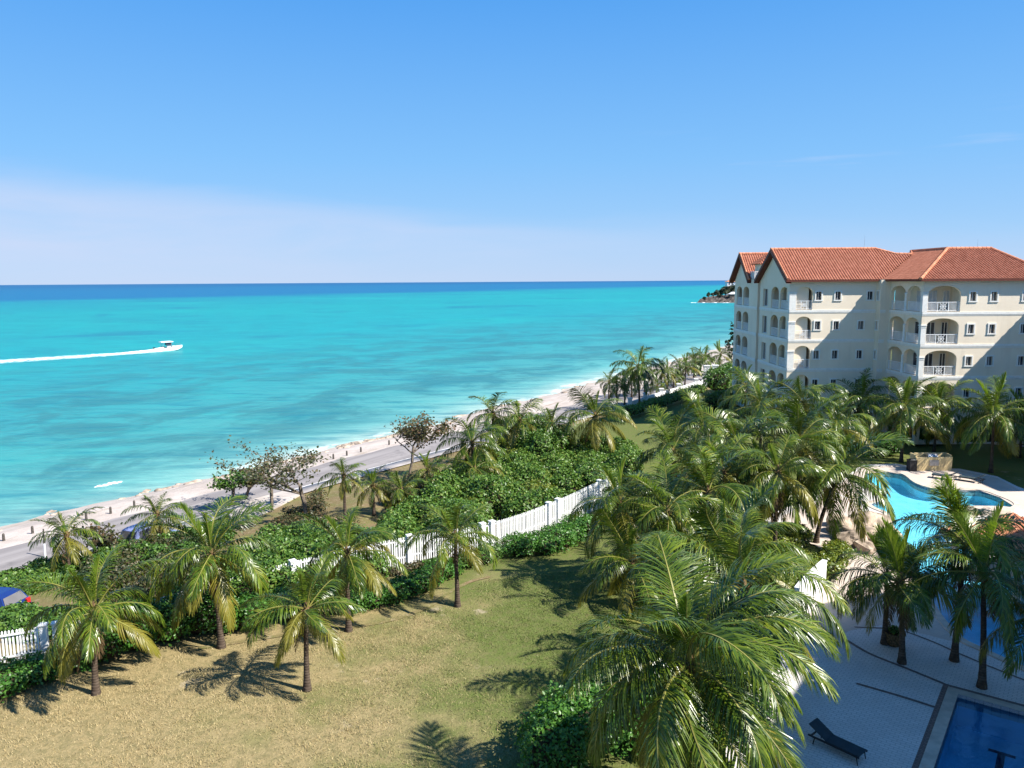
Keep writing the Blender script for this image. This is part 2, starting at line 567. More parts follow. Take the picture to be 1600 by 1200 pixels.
def sea():
    m = NM('sea_water')
    p = m.pos()
    sep = m.n('ShaderNodeSeparateXYZ'); m.l(p, sep.inputs[0])
    d = m.math('ADD', m.math('MULTIPLY', sep.outputs['X'], CN[0]), m.math('MULTIPLY', sep.outputs['Y'], CN[1]))
    d = m.math('SUBTRACT', d, 64.2)
    lp = m.map(p, rot=(0, 0, -math.atan2(CT[1], CT[0])))
    st = m.map(lp, scale=(0.75, 1.0, 1))                         # stretched along the coast
    near_n = m.noise(st, 0.055, 5, 0.62)
    d1 = m.math('ADD', d, m.math('MULTIPLY', m.math('SUBTRACT', near_n, 0.5), 14.0))
    # depth colours from the beach outward, log distance
    lg = m.math('LOGARITHM', m.math('MAXIMUM', m.math('ADD', d1, 1.5), 0.4), 10.0)
    f = m.rng(lg, -0.4, 4.0, 0, 1, smooth=False)
    def ps(x): return (math.log10(max(x + 1.5, 0.4)) + 0.4) / 4.4
    c = m.ramp(f, [(0.0, (0.50, 0.50, 0.43)), (ps(1.0), (0.36, 0.46, 0.41)), (ps(7), (0.17, 0.38, 0.355)), (ps(22), (0.070, 0.285, 0.285)),
                   (ps(70), (0.030, 0.265, 0.285)), (ps(170), (0.008, 0.28, 0.30)), (ps(420), (0.003, 0.28, 0.285)), (ps(800), (0.003, 0.225, 0.275))])
    # seagrass and reef patches
    reef = m.rng(m.noise(st, 0.06, 7, 0.72, 0.5), 0.44, 0.58)
    reef_w = m.math('MULTIPLY', m.math('MULTIPLY', reef, m.rng(d, 5, 14)), m.rng(d, 40, 170, 0.62, 0.13))
    c = m.mix(reef_w, c, (0.035, 0.135, 0.155))
    wide = m.map(p, scale=(0.65, 1.0, 1), loc=(40, 11, 0))
    reef2 = m.rng(m.noise(wide, 0.013, 7, 0.68, 0.5), 0.55, 0.63)
    c = m.mix(m.math('MULTIPLY', m.math('MULTIPLY', reef2, m.rng(d, 60, 140)), 0.72), c, (0.010, 0.15, 0.235))
    light = m.rng(m.noise(m.map(wide, loc=(9, 7, 0)), 0.007, 4, 0.55), 0.45, 0.7)
    c = m.mix(m.math('MULTIPLY', m.math('MULTIPLY', light, m.rng(d, 60, 160)), 0.6), c, (0.010, 0.36, 0.32))
    # drop-off: deep blue beyond the reef edge
    drop = m.math('ADD', d, m.math('MULTIPLY', m.math('SUBTRACT', m.noise(m.map(p, scale=(0.5, 1, 1)), 0.0022, 6, 0.65), 0.5), 520.0))
    c = m.mix(m.rng(drop, 700, 1020), c, (0.004, 0.105, 0.26))
    c = m.mix(m.rng(drop, 1200, 6000), c, (0.004, 0.065, 0.21))
    # wind chop seen as fine streaks
    ch = m.map(p, scale=(0.22, 1.0, 1), rot=(0, 0, R(6)))
    chop = m.noise(ch, 0.42, 6, 0.65, 0.2)
    c = m.mix(m.rng(chop, 0.48, 0.68, 0.0, 0.6), c, (0.010, 0.16, 0.22))
    swell = m.noise(m.map(p, scale=(0.5, 1.0, 1), rot=(0, 0, R(-8))), 0.075, 6, 0.68, 0.3)
    c = m.mix(m.rng(swell, 0.5, 0.7, 0.0, 0.26), c, (0.012, 0.15, 0.20))
    c = m.mix(m.rng(swell, 0.5, 0.32, 0.0, 0.22), c, (0.02, 0.34, 0.32))
    # wash at the waterline and a few small breakers
    shb = m.noise(st, 0.35, 5, 0.7)
    wash = m.math('MULTIPLY', m.rng(m.math('ADD', d1, m.math('MULTIPLY', shb, 3.0)), 2.6, 1.3), m.rng(shb, 0.46, 0.54))
    c = m.mix(m.math('MULTIPLY', wash, 0.75), c, (0.80, 0.80, 0.77))
    caps = m.math('MULTIPLY', m.rng(m.noise(ch, 0.20, 7, 0.72), 0.735, 0.755), m.rng(d, 3, 900))
    c = m.mix(caps, c, (0.7, 0.75, 0.75))
    rip = m.noise(m.map(p, scale=(0.3, 1.0, 1), rot=(0, 0, R(-4))), 0.19, 5, 0.7, 0.3)
    c = m.mix(m.rng(rip, 0.48, 0.66, 0.0, 0.38), c, (0.010, 0.14, 0.18))
    c = m.mix(1.0, c, (0.80, 0.95, 0.94), 'MULTIPLY')
    m.base(c, 0.35, 0.10)
    m.b.inputs['IOR'].default_value = 1.33
    h = m.math('ADD', chop, m.math('MULTIPLY', m.noise(ch, 1.5, 4, 0.6), 0.35))
    m.bump(h, 0.55, 0.9)
    return m.m
MT['sea'] = sea()
MT['foam'] = plain('foam', (0.82, 0.84, 0.84), 0.9, 0.2, var=0.06, scale=1.2, bump=0.6)
MT['foam_thin'] = plain('thin_foam', (0.42, 0.64, 0.68), 0.8, 0.2, var=0.12, scale=0.4)

def stucco():
    m = NM('cream_stucco')
    o = m.obj()
    c = m.mix(m.rng(m.noise(o, 0.35, 5, 0.6), 0.3, 0.7), (0.755, 0.65, 0.505), (0.805, 0.705, 0.56))
    st = m.rng(m.noise(m.map(o, scale=(1.2, 1.2, 0.12)), 1.0, 5), 0.5, 0.75, 0, 0.4)
    c = m.mix(st, c, (0.62, 0.53, 0.41))
    m.base(c, 0.85, 0.2)
    m.bump(m.noise(o, 25, 3), 0.15, 0.01)
    return m.m
MT['stucco'] = stucco()
MT['stucco2'] = plain('ground_floor_stucco', (0.68, 0.53, 0.28), 0.85, 0.2, var=0.08, scale=0.5)
MT['trim'] = plain('trim_white', (0.76, 0.745, 0.70), 0.7, 0.3, var=0.05)
def tiles(name, a, b):
    m = NM(name)
    isl = m.n('ShaderNodeNewGeometry').outputs['Random Per Island']
    o = m.obj()
    c = m.mix(isl, a, b)
    c = m.mix(m.rng(m.noise(o, 0.8, 5, 0.65), 0.55, 0.75, 0, 0.45), c, (0.20, 0.085, 0.045))
    c = m.mix(m.rng(m.noise(o, 2.6, 4, 0.6), 0.70, 0.74, 0, 0.75), c, (0.09, 0.045, 0.035))
    m.base(c, 0.75, 0.25)
    return m.m
MT['tile'] = tiles('clay_tile', (0.30, 0.105, 0.06), (0.40, 0.155, 0.095))
MT['tile2'] = tiles('clay_tile_pale', (0.50, 0.19, 0.10), (0.62, 0.27, 0.15))
MT['fascia'] = plain('dark_fascia', (0.13, 0.035, 0.022), 0.6, 0.3)
def glass():
    m = NM('window_glass')
    c = m.mix(m.rng(m.noise(m.obj(), 1.3, 3), 0.35, 0.65), (0.02, 0.025, 0.04), (0.06, 0.065, 0.085))
    c = m.mix(m.rng(m.n('ShaderNodeObjectInfo').outputs['Random'], 0.55, 0.95, 0.0, 0.6), c, (0.22, 0.20, 0.18))
    m.base(c, 0.06, 0.6)
    return m.m
MT['glass'] = glass()
MT['dark'] = plain('dark_interior', (0.03, 0.028, 0.03), 0.8, 0.2, var=0.3)
MT['shutter'] = plain('pale_shutter', (0.55, 0.58, 0.60), 0.6, 0.3, var=0.08)
MT['steel'] = plain('steel', (0.45, 0.46, 0.48), 0.3, 0.5, metal=0.8)
MT['black'] = plain('black_plastic', (0.015, 0.015, 0.017), 0.5, 0.4)
MT['wood'] = plain('weathered_wood', (0.09, 0.08, 0.07), 0.9, 0.1, var=0.3, scale=12)
MT['bluecar'] = plain('blue_car_paint', (0.012, 0.03, 0.15), 0.22, 0.6, var=0.03)
MT['paleblue'] = plain('pale_blue_car_paint', (0.20, 0.235, 0.44), 0.22, 0.6, var=0.03)
MT['red'] = plain('red_lamp', (0.5, 0.02, 0.02), 0.25, 0.5)
MT['tyre'] = plain('tyre', (0.02, 0.02, 0.02), 0.9, 0.2)
MT['cloth'] = plain('sling_fabric', (0.035, 0.055, 0.065), 0.8, 0.2)
MT['rock'] = plain('tan_rock', (0.44, 0.35, 0.27), 0.95, 0.1, var=0.35, scale=1.4, bump=0.9)
MT['darkrock'] = plain('dark_rock', (0.10, 0.085, 0.075), 0.95, 0.1, var=0.4, scale=0.3, bump=0.9)
MT['coping'] = plain('pool_coping', (0.56, 0.47, 0.38), 0.8, 0.25, var=0.12, scale=2)
MT['orange'] = plain('orange_canopy', (0.60, 0.28, 0.07), 0.8, 0.2)

def paving(name, rot, a, b, mortar, bw, bh):
    m = NM(name)
    p = m.map(m.pos(), rot=(0, 0, rot))
    br = m.n('ShaderNodeTexBrick')
    m.l(p, br.inputs['Vector'])
    br.inputs['Color1'].default_value = (*a, 1)
    br.inputs['Color2'].default_value = (*b, 1)
    br.inputs['Mortar'].default_value = (*mortar, 1)
    br.inputs['Scale'].default_value = 1.0
    br.inputs['Mortar Size'].default_value = 0.014
    br.inputs['Brick Width'].default_value = bw
    br.inputs['Row Height'].default_value = bh
    c = m.mix(m.rng(m.noise(m.pos(), 0.5, 5, 0.6), 0.35, 0.7, 0, 0.35), br.outputs['Color'], tuple(x * 0.66 for x in a))
    m.base(c, 0.8, 0.25)
    m.bump(br.outputs['Fac'], -0.4, 0.01)
    return m.m
PAV_ROT = -math.atan2(-0.60, 0.80)
MT['paver'] = paving('terrace_pavers', PAV_ROT, (0.66, 0.615, 0.575), (0.73, 0.68, 0.635), (0.45, 0.415, 0.385), 0.30, 0.15)
MT['border'] = paving('dark_pavers', PAV_ROT, (0.20, 0.13, 0.11), (0.27, 0.18, 0.15), (0.13, 0.09, 0.08), 0.22, 0.11)
MT['deck'] = paving('pink_deck', PAV_ROT + 0.5, (0.56, 0.465, 0.39), (0.60, 0.50, 0.42), (0.48, 0.40, 0.34), 0.6, 0.6)
MT['pool_floor'] = plain('pool_plaster', (0.42, 0.78, 0.90), 0.7, 0.2, var=0.10, scale=0.8)
MT['lap_floor'] = plain('lap_pool_plaster', (0.50, 0.78, 0.88), 0.7, 0.2, var=0.08, scale=0.6)
MT['lap_line'] = plain('lap_line_tile', (0.012, 0.02, 0.06), 0.5, 0.3)
MT['tileband'] = plain('waterline_tile', (0.03, 0.10, 0.25), 0.3, 0.5)
def pool_water(name, tint):
    m = NM(name)
    p = m.pos()
    fr = m.n('ShaderNodeFresnel'); fr.inputs['IOR'].default_value = 1.33
    bp = m.n('ShaderNodeBump'); bp.inputs['Strength'].default_value = 0.35; bp.inputs['Distance'].default_value = 0.06
    m.l(m.noise(p, 2.2, 4, 0.6, 0.5), bp.inputs['Height'])
    m.l(bp.outputs[0], fr.inputs['Normal'])
    tr, gl = m.n('ShaderNodeBsdfTransparent'), m.n('ShaderNodeBsdfGlossy')
    tr.inputs['Color'].default_value = (*tint, 1)
    gl.inputs['Roughness'].default_value = 0.06
    m.l(bp.outputs[0], gl.inputs['Normal'])
    mx = m.n('ShaderNodeMixShader')
    m.l(fr.outputs[0], mx.inputs[0]); m.l(tr.outputs[0], mx.inputs[1]); m.l(gl.outputs[0], mx.inputs[2])
    m.l(mx.outputs[0], m.o.inputs['Surface'])
    return m.m
MT['pool_water'] = pool_water('pool_water', (0.60, 0.90, 0.96))
MT['lap_water'] = pool_water('lap_water', (0.42, 0.74, 0.90))

# ------------------------------------------------------------------ terrace and pool outlines
def GP(l, z=0.0):
    return [G(u, v, z) for u, v in l]
POOL = smooth_closed(GP([(1352, 742), (1385, 739), (1410, 743), (1430, 757), (1460, 766), (1500, 768), (1530, 768), (1562, 778), (1584, 791), (1552, 803), (1508, 808),
                         (1486, 822), (1500, 845), (1545, 880), (1610, 905), (1690, 945), (1700, 1085), (1600, 1045), (1537, 1017), (1500, 997), (1465, 955),
                         (1440, 905), (1428, 872), (1402, 850), (1388, 825), (1390, 806), (1369, 796), (1362, 789), (1384, 782), (1368, 770), (1350, 758)]), 5)
E1, E2 = np.array((-0.60, -0.80)), np.array((0.80, -0.60))
LAP0 = np.array(G(1497, 1088))
def lap(a, b):
    q = LAP0 + E1 * a + E2 * b
    return (float(q[0]), float(q[1]))
LAPW, LAPL = 9.0, 14.0
LAP = [lap(0, 0), lap(LAPL, 0), lap(LAPL, LAPW), lap(0, LAPW)]
DECK = GP([(1215, 800), (1262, 782), (1300, 765), (1345, 728), (1400, 726), (1440, 733), (1500, 734), (1558, 746), (1590, 762), (1700, 800)])
DECK += [(52, 44), (40, 20), (20, 8), (9, 14)] + GP([(1130, 1180), (1175, 1110), (1222, 1015), (1238, 992), (1242, 950), (1262, 900), (1300, 872), (1270, 850), (1225, 838), (1195, 815)])
DECK_Z = 0.10
def shrink(poly, w):
    return offset_closed(poly, -w)
DECK_IN = shrink(DECK, 1.4)

# ------------------------------------------------------------------ ground, beach, road, sea
def axis(dense0, dense1, step, far0, far1):
    a = list(np.arange(dense0, dense1, step))
    k, x = step, dense0
    lo = []
    while x > far0:
        k *= 1.35; x -= k; lo.append(x)
    k, x = step, a[-1]
    hi = []
    while x < far1:
        k *= 1.35; x += k; hi.append(x)
    return np.array(lo[::-1] + a + hi)
xs, ys = axis(-60, 75, 0.7, -900, 4000), axis(5, 170, 0.7, -900, 4000)
XX, YY = np.meshgrid(xs, ys)
ZZ = ground_z(XX, YY)
S_, D_ = sd(XX, YY)
ZZ = ZZ - 0.12 * ((D_ > road_near(S_) - 0.3))
din = np.zeros_like(ZZ, bool)
bx = [min(p[0] for p in DECK_IN), max(p[0] for p in DECK_IN), min(p[1] for p in DECK_IN), max(p[1] for p in DECK_IN)]
for i, j in zip(*np.where((XX > bx[0]) & (XX < bx[1]) & (YY > bx[2]) & (YY < bx[3]))):
    din[i, j] = in_poly(XX[i, j], YY[i, j], DECK_IN)
ZZ = np.where(din, -2.6, ZZ + 0.03 * np.sin(XX * 0.31) * np.sin(YY * 0.27))
nx, ny = len(xs), len(ys)
idx = np.arange(nx * ny).reshape(ny, nx)
faces = np.stack([idx[:-1, :-1], idx[:-1, 1:], idx[1:, 1:], idx[1:, :-1]], -1).reshape(-1, 4)
FENCE_PX = [(-420, 1118), (-200, 1080), (0, 1042), (130, 1020), (300, 972), (470, 925), (560, 905), (640, 888), (770, 866), (865, 830), (930, 797), (952, 788)]
FENCE = GP(FENCE_PX)
fx, fy = [p[0] for p in FENCE], [p[1] for p in FENCE]
cx = (XX[:-1, :-1] + XX[1:, 1:]) / 2
cy = (YY[:-1, :-1] + YY[1:, 1:]) / 2
cs, cd = sd(cx, cy)
beyond = (cy > np.interp(cx, fx, fy) + 0.4) & (cx < 8)
verge = (beyond | (cd > road_near(cs) - 6.5)) & (cd > 20)
verge = verge & ~((cx > 6) & (cd < road_near(cs) - 3.0))
g = link('ground', np_mesh('ground', np.stack([XX.ravel(), YY.ravel(), ZZ.ravel()], 1), faces, [MT['lawn'], MT['dirt']], verge.ravel().astype(int)))
g.data.polygons.foreach_set('use_smooth', [True] * len(g.data.polygons))
tag(g, kind='structure')

def coast_sheet(name, s_list, dfun_list, zfun, mat):
    mb = MB()
    rows = []
    for s in s_list:
        rows.append([(*xy(s, float(f(s))), 0) for f in dfun_list])
    vs_ = [(p[0], p[1], zfun(p[0], p[1], k)) for r_ in rows for k, p in enumerate(r_)]
    n = len(dfun_list)
    fs = [(i * n + k, (i + 1) * n + k, (i + 1) * n + k + 1, i * n + k + 1) for i in range(len(rows) - 1) for k in range(n - 1)]
    mb.add(vs_, fs)
    return tag(mb.build(name, mat, smooth=True), kind='structure')
S_list = list(np.arange(-120, 330, 1.5))
def beach_f(k, n=16):
    return lambda s: road_far(s) - 0.6 + (shore_d(s) + 6 - road_far(s)) * k / n
def beach_z(x, y, k):
    s, d = sd(x, y)
    return float(ground_z(x, y)) + (-0.02 if d < road_far(s) + 0.2 else 0.06 * math.sin(x * 0.9 + 2 * math.sin(y * 0.4)) * math.sin(y * 0.7) * min(1, (d - road_far(s)) / 2))
beach = coast_sheet('beach', S_list, [beach_f(k) for k in range(17)], beach_z, MT['sand'])
coast_sheet('road', S_list, [road_near, lambda s: (road_near(s) + road_far(s)) / 2, lambda s: road_far(s) + 0.25 * math.sin(s * 0.8) + 0.1], lambda x, y, k: -0.99 + (0.05 if k == 1 else 0), MT['asphalt'])
coast_sheet('pavement', list(np.arange(-60, 260, 1.5)), [lambda s: road_near(s) - 1.6, lambda s: road_near(s) - 0.02, lambda s: road_near(s)], lambda x, y, k: (-0.87, -0.87, -1.1)[k], MT['concrete'])
coast_sheet('road_edge_line', list(np.arange(-60, 260, 1.5)), [lambda s: road_near(s) + 0.35, lambda s: road_near(s) + 0.47], lambda x, y, k: -0.978, MT['line'])
# pale apron where a drive joins the road
ap = [P(u, v)[:2] for u, v in ((372, 822), (356, 804), (398, 782), (448, 768), (470, 774), (424, 798))]
tag(flat_poly('driveway', ap, -0.86, MT['concrete'], skirt=0.2), kind='structure')

# sea: strips parallel to the coast out to the horizon, all at one level
SEA_Z = -2.2
dl = [52, 60, 68, 80, 100, 140, 220, 400, 800, 1600, 4000, 12000, 40000, 80000]
sl = [-80000, -20000, -4000, -800, -200, -50, 0, 50, 100, 200, 400, 800, 4000, 20000, 80000]
mb = MB()
mb.add([(*xy(s, d), SEA_Z) for s in sl for d in dl], [(i * len(dl) + k, (i + 1) * len(dl) + k, (i + 1) * len(dl) + k + 1, i * len(dl) + k + 1) for i in range(len(sl) - 1) for k in range(len(dl) - 1)])
tag(mb.build('sea', MT['sea']), kind='structure')
# shallow water behind the headland bay is cut off by land: the sea only shows where the terrain lies below it

# ------------------------------------------------------------------ apartment building
ZE = 16.95            # eaves
ST = 3.22             # storey
BASE = 0.3
FL = [ZE - 3.33 - ST * k for k in range(4)] + [BASE]      # floor levels, top storey first
class Wall:
    """one straight wall: origin, direction along it, outward normal; cuts real openings"""
    def __init__(s, mb, o, u, n, L, z0, z1, th=0.35):
        s.mb, s.o, s.u, s.n, s.L, s.z0, s.z1, s.th = mb, Vector((*o, 0)), Vector((*u, 0)), Vector((*n, 0)), L, z0, z1, th
        s.ops = []
    def pt(s, a, z, out=0.0):
        p = s.o + s.u * a + s.n * out
        return (p.x, p.y, z)
    def op(s, a0, a1, za, zb, arch=0.0):
        s.ops.append((a0, a1, za, zb, arch))
    def q(s, a0, a1, za, zb, out=0.0, mi=0):
        s.mb.quad(s.pt(a0, za, out), s.pt(a1, za, out), s.pt(a1, zb, out), s.pt(a0, zb, out), mi)
    def make(s):
        us = sorted({0.0, s.L, *[x for o in s.ops for x in o[:2]]})
        zs = sorted({s.z0, s.z1, *[x for o in s.ops for x in (o[2], o[3] + o[4])]})
        for i in range(len(us) - 1):
            for j in range(len(zs) - 1):
                cu, cz = (us[i] + us[i + 1]) / 2, (zs[j] + zs[j + 1]) / 2
                if any(o[0] < cu < o[1] and o[2] < cz < o[3] + o[4] for o in s.ops): continue
                s.q(us[i], us[i + 1], zs[j], zs[j + 1])
        for a0, a1, za, zb, ar in s.ops:
            t = -s.th
            s.mb.quad(s.pt(a0, za), s.pt(a0, zb), s.pt(a0, zb, t), s.pt(a0, za, t))
            s.mb.quad(s.pt(a1, za), s.pt(a1, za, t), s.pt(a1, zb, t), s.pt(a1, zb))
            s.mb.quad(s.pt(a0, za), s.pt(a0, za, t), s.pt(a1, za, t), s.pt(a1, za))
            if ar:
                N = 14
                c = [(a0 + (a1 - a0) * (0.5 - 0.5 * math.cos(math.pi * k / N)), zb + ar * math.sin(math.pi * k / N) ** 0.9) for k in range(N + 1)]
                for (p, z), (p2, z2) in zip(c[:-1], c[1:]):
                    s.mb.quad(s.pt(p, z), s.pt(p2, z2), s.pt(p2, zb + ar), s.pt(p, zb + ar))
                    s.mb.quad(s.pt(p, z), s.pt(p, z, t), s.pt(p2, z2, t), s.pt(p2, z2))
            else:
                s.mb.quad(s.pt(a0, zb), s.pt(a1, zb), s.pt(a1, zb, t), s.pt(a0, zb, t))
bld = empty('apartment_building', (42, 88, BASE), 'cream five storey apartment building with terracotta tiled roofs and arched balconies', 'building')
wmb, tmb, lmb = MB(), MB(), MB()       # walls, white bands, loggia interiors
windows, doors, rails, cols = [], [], [], []
def add_window(w, a, zc, wid=0.62, hei=0.92):
    w.op(a - wid / 2, a + wid / 2, zc - hei / 2, zc + hei / 2)
    windows.append((w, a, zc, wid, hei))
def loggia(w, a0, a1, zf, depth=1.9, doorspec=()):
    """room behind the arches; inner faces only"""
    t = -w.th
    lmb = MB()
    A = lambda a, z, o: w.pt(a, z, o)
    ceil = zf + 2.95
    lmb.quad(A(a0, zf, -depth), A(a1, zf, -depth), A(a1, ceil, -depth), A(a0, ceil, -depth))
    lmb.quad(A(a0, zf, t), A(a0, zf, -depth), A(a0, ceil, -depth), A(a0, ceil, t))
    lmb.quad(A(a1, zf, t), A(a1, ceil, t), A(a1, ceil, -depth), A(a1, zf, -depth))
    lmb.quad(A(a0, ceil, t), A(a0, ceil, -depth), A(a1, ceil, -depth), A(a1, ceil, t))
    lmb.quad(A(a0, zf, t), A(a1, zf, t), A(a1, zf, -depth), A(a0, zf, -depth))
    lmb.build('balcony_room', MT['stucco'], bld)
    for (d0, d1, kind) in doorspec:
        doors.append((w, d0, d1, zf + 0.02, zf + 2.15, -depth + 0.03, kind))
X0, YF = 30.4, 85.0                       # seaward corner of the main wing
XW, YW = 40.9, 77.3                       # corner of the projecting wing
# front wall of the main wing
wf = Wall(wmb, (X0, YF), (1, 0), (0, -1), 39.85 - X0, BASE, ZE)
for k in range(5):
    zf = FL[k]
    spring = zf + 1.85
    if k < 4:
        wf.op(0.75, 2.5, zf + 0.12, spring, 0.75)
        rails.append((wf, 0.75, 2.5, zf + 0.12, True))
    zc = zf + 1.62
    for a in ((3.15, 5.25, 8.75) if k == 0 else (3.15, 5.2, 7.9)):
        add_window(wf, a, zc)
wf.make()
for k in range(4):
    loggia(wf, 0.36, 3.0 - 0.25, FL[k] + 0.1, 2.0, ((1.3, 2.2, 'shutter' if k in (0, 2) else 'glass'),))
# seaward side, main gable wing
wl = Wall(wmb, (X0, 95.2), (0, -1), (-1, 0), 10.2, BASE, ZE)
for k in range(5):
    zf = FL[k]
    for a0, a1 in ((4.15, 6.75), (7.15, 9.75)):
        wl.op(a0, a1, zf + 0.12, zf + 1.75, 0.85)
        rails.append((wl, a0, a1, zf + 0.12, False))
    wl.op(1.2, 2.9, zf + 0.25, zf + 2.35)
    doors.append((wl, 1.2, 2.9, zf + 0.25, zf + 2.35, -0.25, 'glass'))
wl.make()
for k in range(5):
    loggia(wl, 3.9, 9.83, FL[k] + 0.1, 2.2, ((4.1, 6.6, 'glass'), (7.1, 9.6, 'glass')))
# bay between the gables, its flat roof a terrace
wb = Wall(wmb, (X0 - 0.18, 99.0), (0, -1), (-1, 0), 3.4, BASE, ZE + 0.15); wb.make()
for a, b in (((X0 - 0.18, 95.6), (X0 + 1.5, 95.6)), ((X0 - 0.18, 99.0), (X0 + 1.5, 99.0))):
    wmb.quad((*a, BASE), (*b, BASE), (*b, ZE + 0.15), (*a, ZE + 0.15))
wmb.quad((X0 - 0.18, 95.6, ZE + 0.15), (X0 + 6, 95.6, ZE + 0.15), (X0 + 6, 99, ZE + 0.15), (X0 - 0.18, 99, ZE + 0.15))
wmb.quad((X0, 95.2, BASE), (X0 + 3, 95.2, BASE), (X0 + 3, 95.2, ZE), (X0, 95.2, ZE))
# far gable wing
wg = Wall(wmb, (X0, 106.0), (0, -1), (-1, 0), 7.0, BASE, ZE)
for k in range(5):
    zf = FL[k]
    for a0, a1 in ((1.0, 3.4), (3.9, 6.4)):
        wg.op(a0, a1, zf + 0.12, zf + 1.75, 0.8)
        rails.append((wg, a0, a1, zf + 0.12, False))
wg.make()
for k in range(5):
    loggia(wg, 0.6, 6.65, FL[k] + 0.1, 2.2, ((0.9, 3.3, 'glass'), (3.8, 6.3, 'glass')))
wmb.quad((X0 + 20, 106, BASE), (X0, 106, BASE), (X0, 106, ZE), (X0 + 20, 106, ZE))
# pilaster and narrow return at the jog
wn2 = Wall(wmb, (39.85, 85.0), (0, -1), (-1, 0), 1.0, BASE, ZE)
for k in range(5):
    add_window(wn2, 0.5, FL[k] + 1.62, 0.45, 0.95)
wn2.make()
wp = Wall(wmb, (39.85, 84.0), (1, 0), (0, -1), XW - 39.85, BASE, ZE); wp.make()
# projecting wing: left side with two arches, front with one wide arch
ws = Wall(wmb, (XW, 84.0), (0, -1), (-1, 0), 84.0 - YW, BASE, ZE)
for k in range(5):
    zf = FL[k]
    for a0, a1 in ((0.15, 3.25), (3.55, 6.25)):
        ws.op(a0, a1, zf + 0.12, zf + 1.9, 0.8)
        if k < 4: rails.append((ws, a0, a1, zf + 0.12, False))
ws.make()
XR = 54.9
wr = Wall(wmb, (XW, YW), (1, 0), (0, -1), XR - XW, BASE, ZE)
for k in range(5):
    zf = FL[k]
    wr.op(0.5, 3.75, zf + 0.12, zf + 1.85, 0.85)
    if k < 4: rails.append((wr, 0.5, 3.75, zf + 0.12, True))
    if k < 4:
        for a in (4.95, 7.05, 10.2):
            add_window(wr, a, zf + 1.62)
    else:
        for a0, a1 in ((4.6, 6.6), (7.4, 9.6)):
            wr.op(a0, a1, zf + 0.05, zf + 2.3)
            doors.append((wr, a0, a1, zf + 0.05, zf + 2.3, -0.3, 'dark'))
wr.make()
for k in range(5):
    lmb = MB()
    zf = FL[k] + 0.1
    D1, ceil = 3.9, FL[k] + 3.05
    x1, y1 = XW + 4.3, YW + 6.4
    lmb.quad((XW + .35, YW + .35, zf), (x1, YW + .35, zf), (x1, y1, zf), (XW + .35, y1, zf))
    lmb.quad((XW + .35, YW + .35, ceil), (XW + .35, y1, ceil), (x1, y1, ceil), (x1, YW + .35, ceil))
    lmb.quad((x1, YW + .35, zf), (x1, y1, zf), (x1, y1, ceil), (x1, YW + .35, ceil))
    yb = YW + 2.6
    lmb.quad((XW + .35, y1, zf), (XW + 1.7, y1, zf), (XW + 1.7, y1, ceil), (XW + .35, y1, ceil))
    lmb.quad((XW + 1.7, yb, zf), (x1, yb, zf), (x1, yb, ceil), (XW + 1.7, yb, ceil))
    lmb.quad((XW + 1.7, yb, zf), (XW + 1.7, yb, ceil), (XW + 1.7, y1, ceil), (XW + 1.7, y1, zf))
    lmb.build('balcony_room', MT['stucco'], bld)
    kind = 'shutter' if k == 0 else 'glass'
    wq = Wall(None, (XW + 1.7, yb), (1, 0), (0, -1), 2.6, 0, 1)
    doors.append((wq, 0.15, 1.05, zf + 0.02, zf + 2.1, 0.03, kind))
    doors.append((wq, 1.7, 2.35, zf + 0.02, zf + 2.1, 0.03, kind))
    wq2 = Wall(None, (XW + 1.7, y1 - 0.4), (0, -1), (-1, 0), 3.0, 0, 1)
    doors.append((wq2, 1.6, 3.3, zf + 0.02, zf + 2.1, 0.03, kind))
# wing out at the right, beyond the frame, whose eaves shade the front
w3 = Wall(wmb, (XR, YW), (0, -1), (-1, 0), YW - 54.0, BASE, ZE); w3.make()
w4 = Wall(wmb, (XR, 54.0), (1, 0), (0, -1), 14, BASE, ZE)
for k in range(5):
    for a in (3, 6, 9): add_window(w4, a, FL[k] + 1.6)
w4.make()
wmb.quad((XR + 14, 54.0, BASE), (XR + 14, 100, BASE), (XR + 14, 100, ZE), (XR + 14, 54.0, ZE))
walls = wmb.build('wall', MT['stucco'], bld)
# white bands at each floor, mitred by butting
bmb = MB()
for w, lo, hi in ((wf, 0, 9.43), (wl, 0.0, 10.2), (wg, 0, 7.0), (wb, 0, 3.4), (wp, 0, 0.6), (ws, 0, 6.7), (wr, 0, 14.0)):
    for k in range(4):
        z = FL[k]
        for dz, hh, out in ((-0.02, 0.24, 0.055), (-0.22, 0.07, 0.03)):
            a, b = w.pt(lo, z + dz - hh / 2, -0.02), w.pt(hi, z + dz - hh / 2, -0.02)
            c = ((a[0] + b[0]) / 2 + w.n.x * out / 2, (a[1] + b[1]) / 2 + w.n.y * out / 2, z + dz)
            ln = hi - lo
            sx, sy = (ln, 0.04 + out) if abs(w.u.x) > .5 else (0.04 + out, ln)
            bmb.box(c, (sx, sy, hh))
bmb.build('floor_band', MT['trim'], bld)
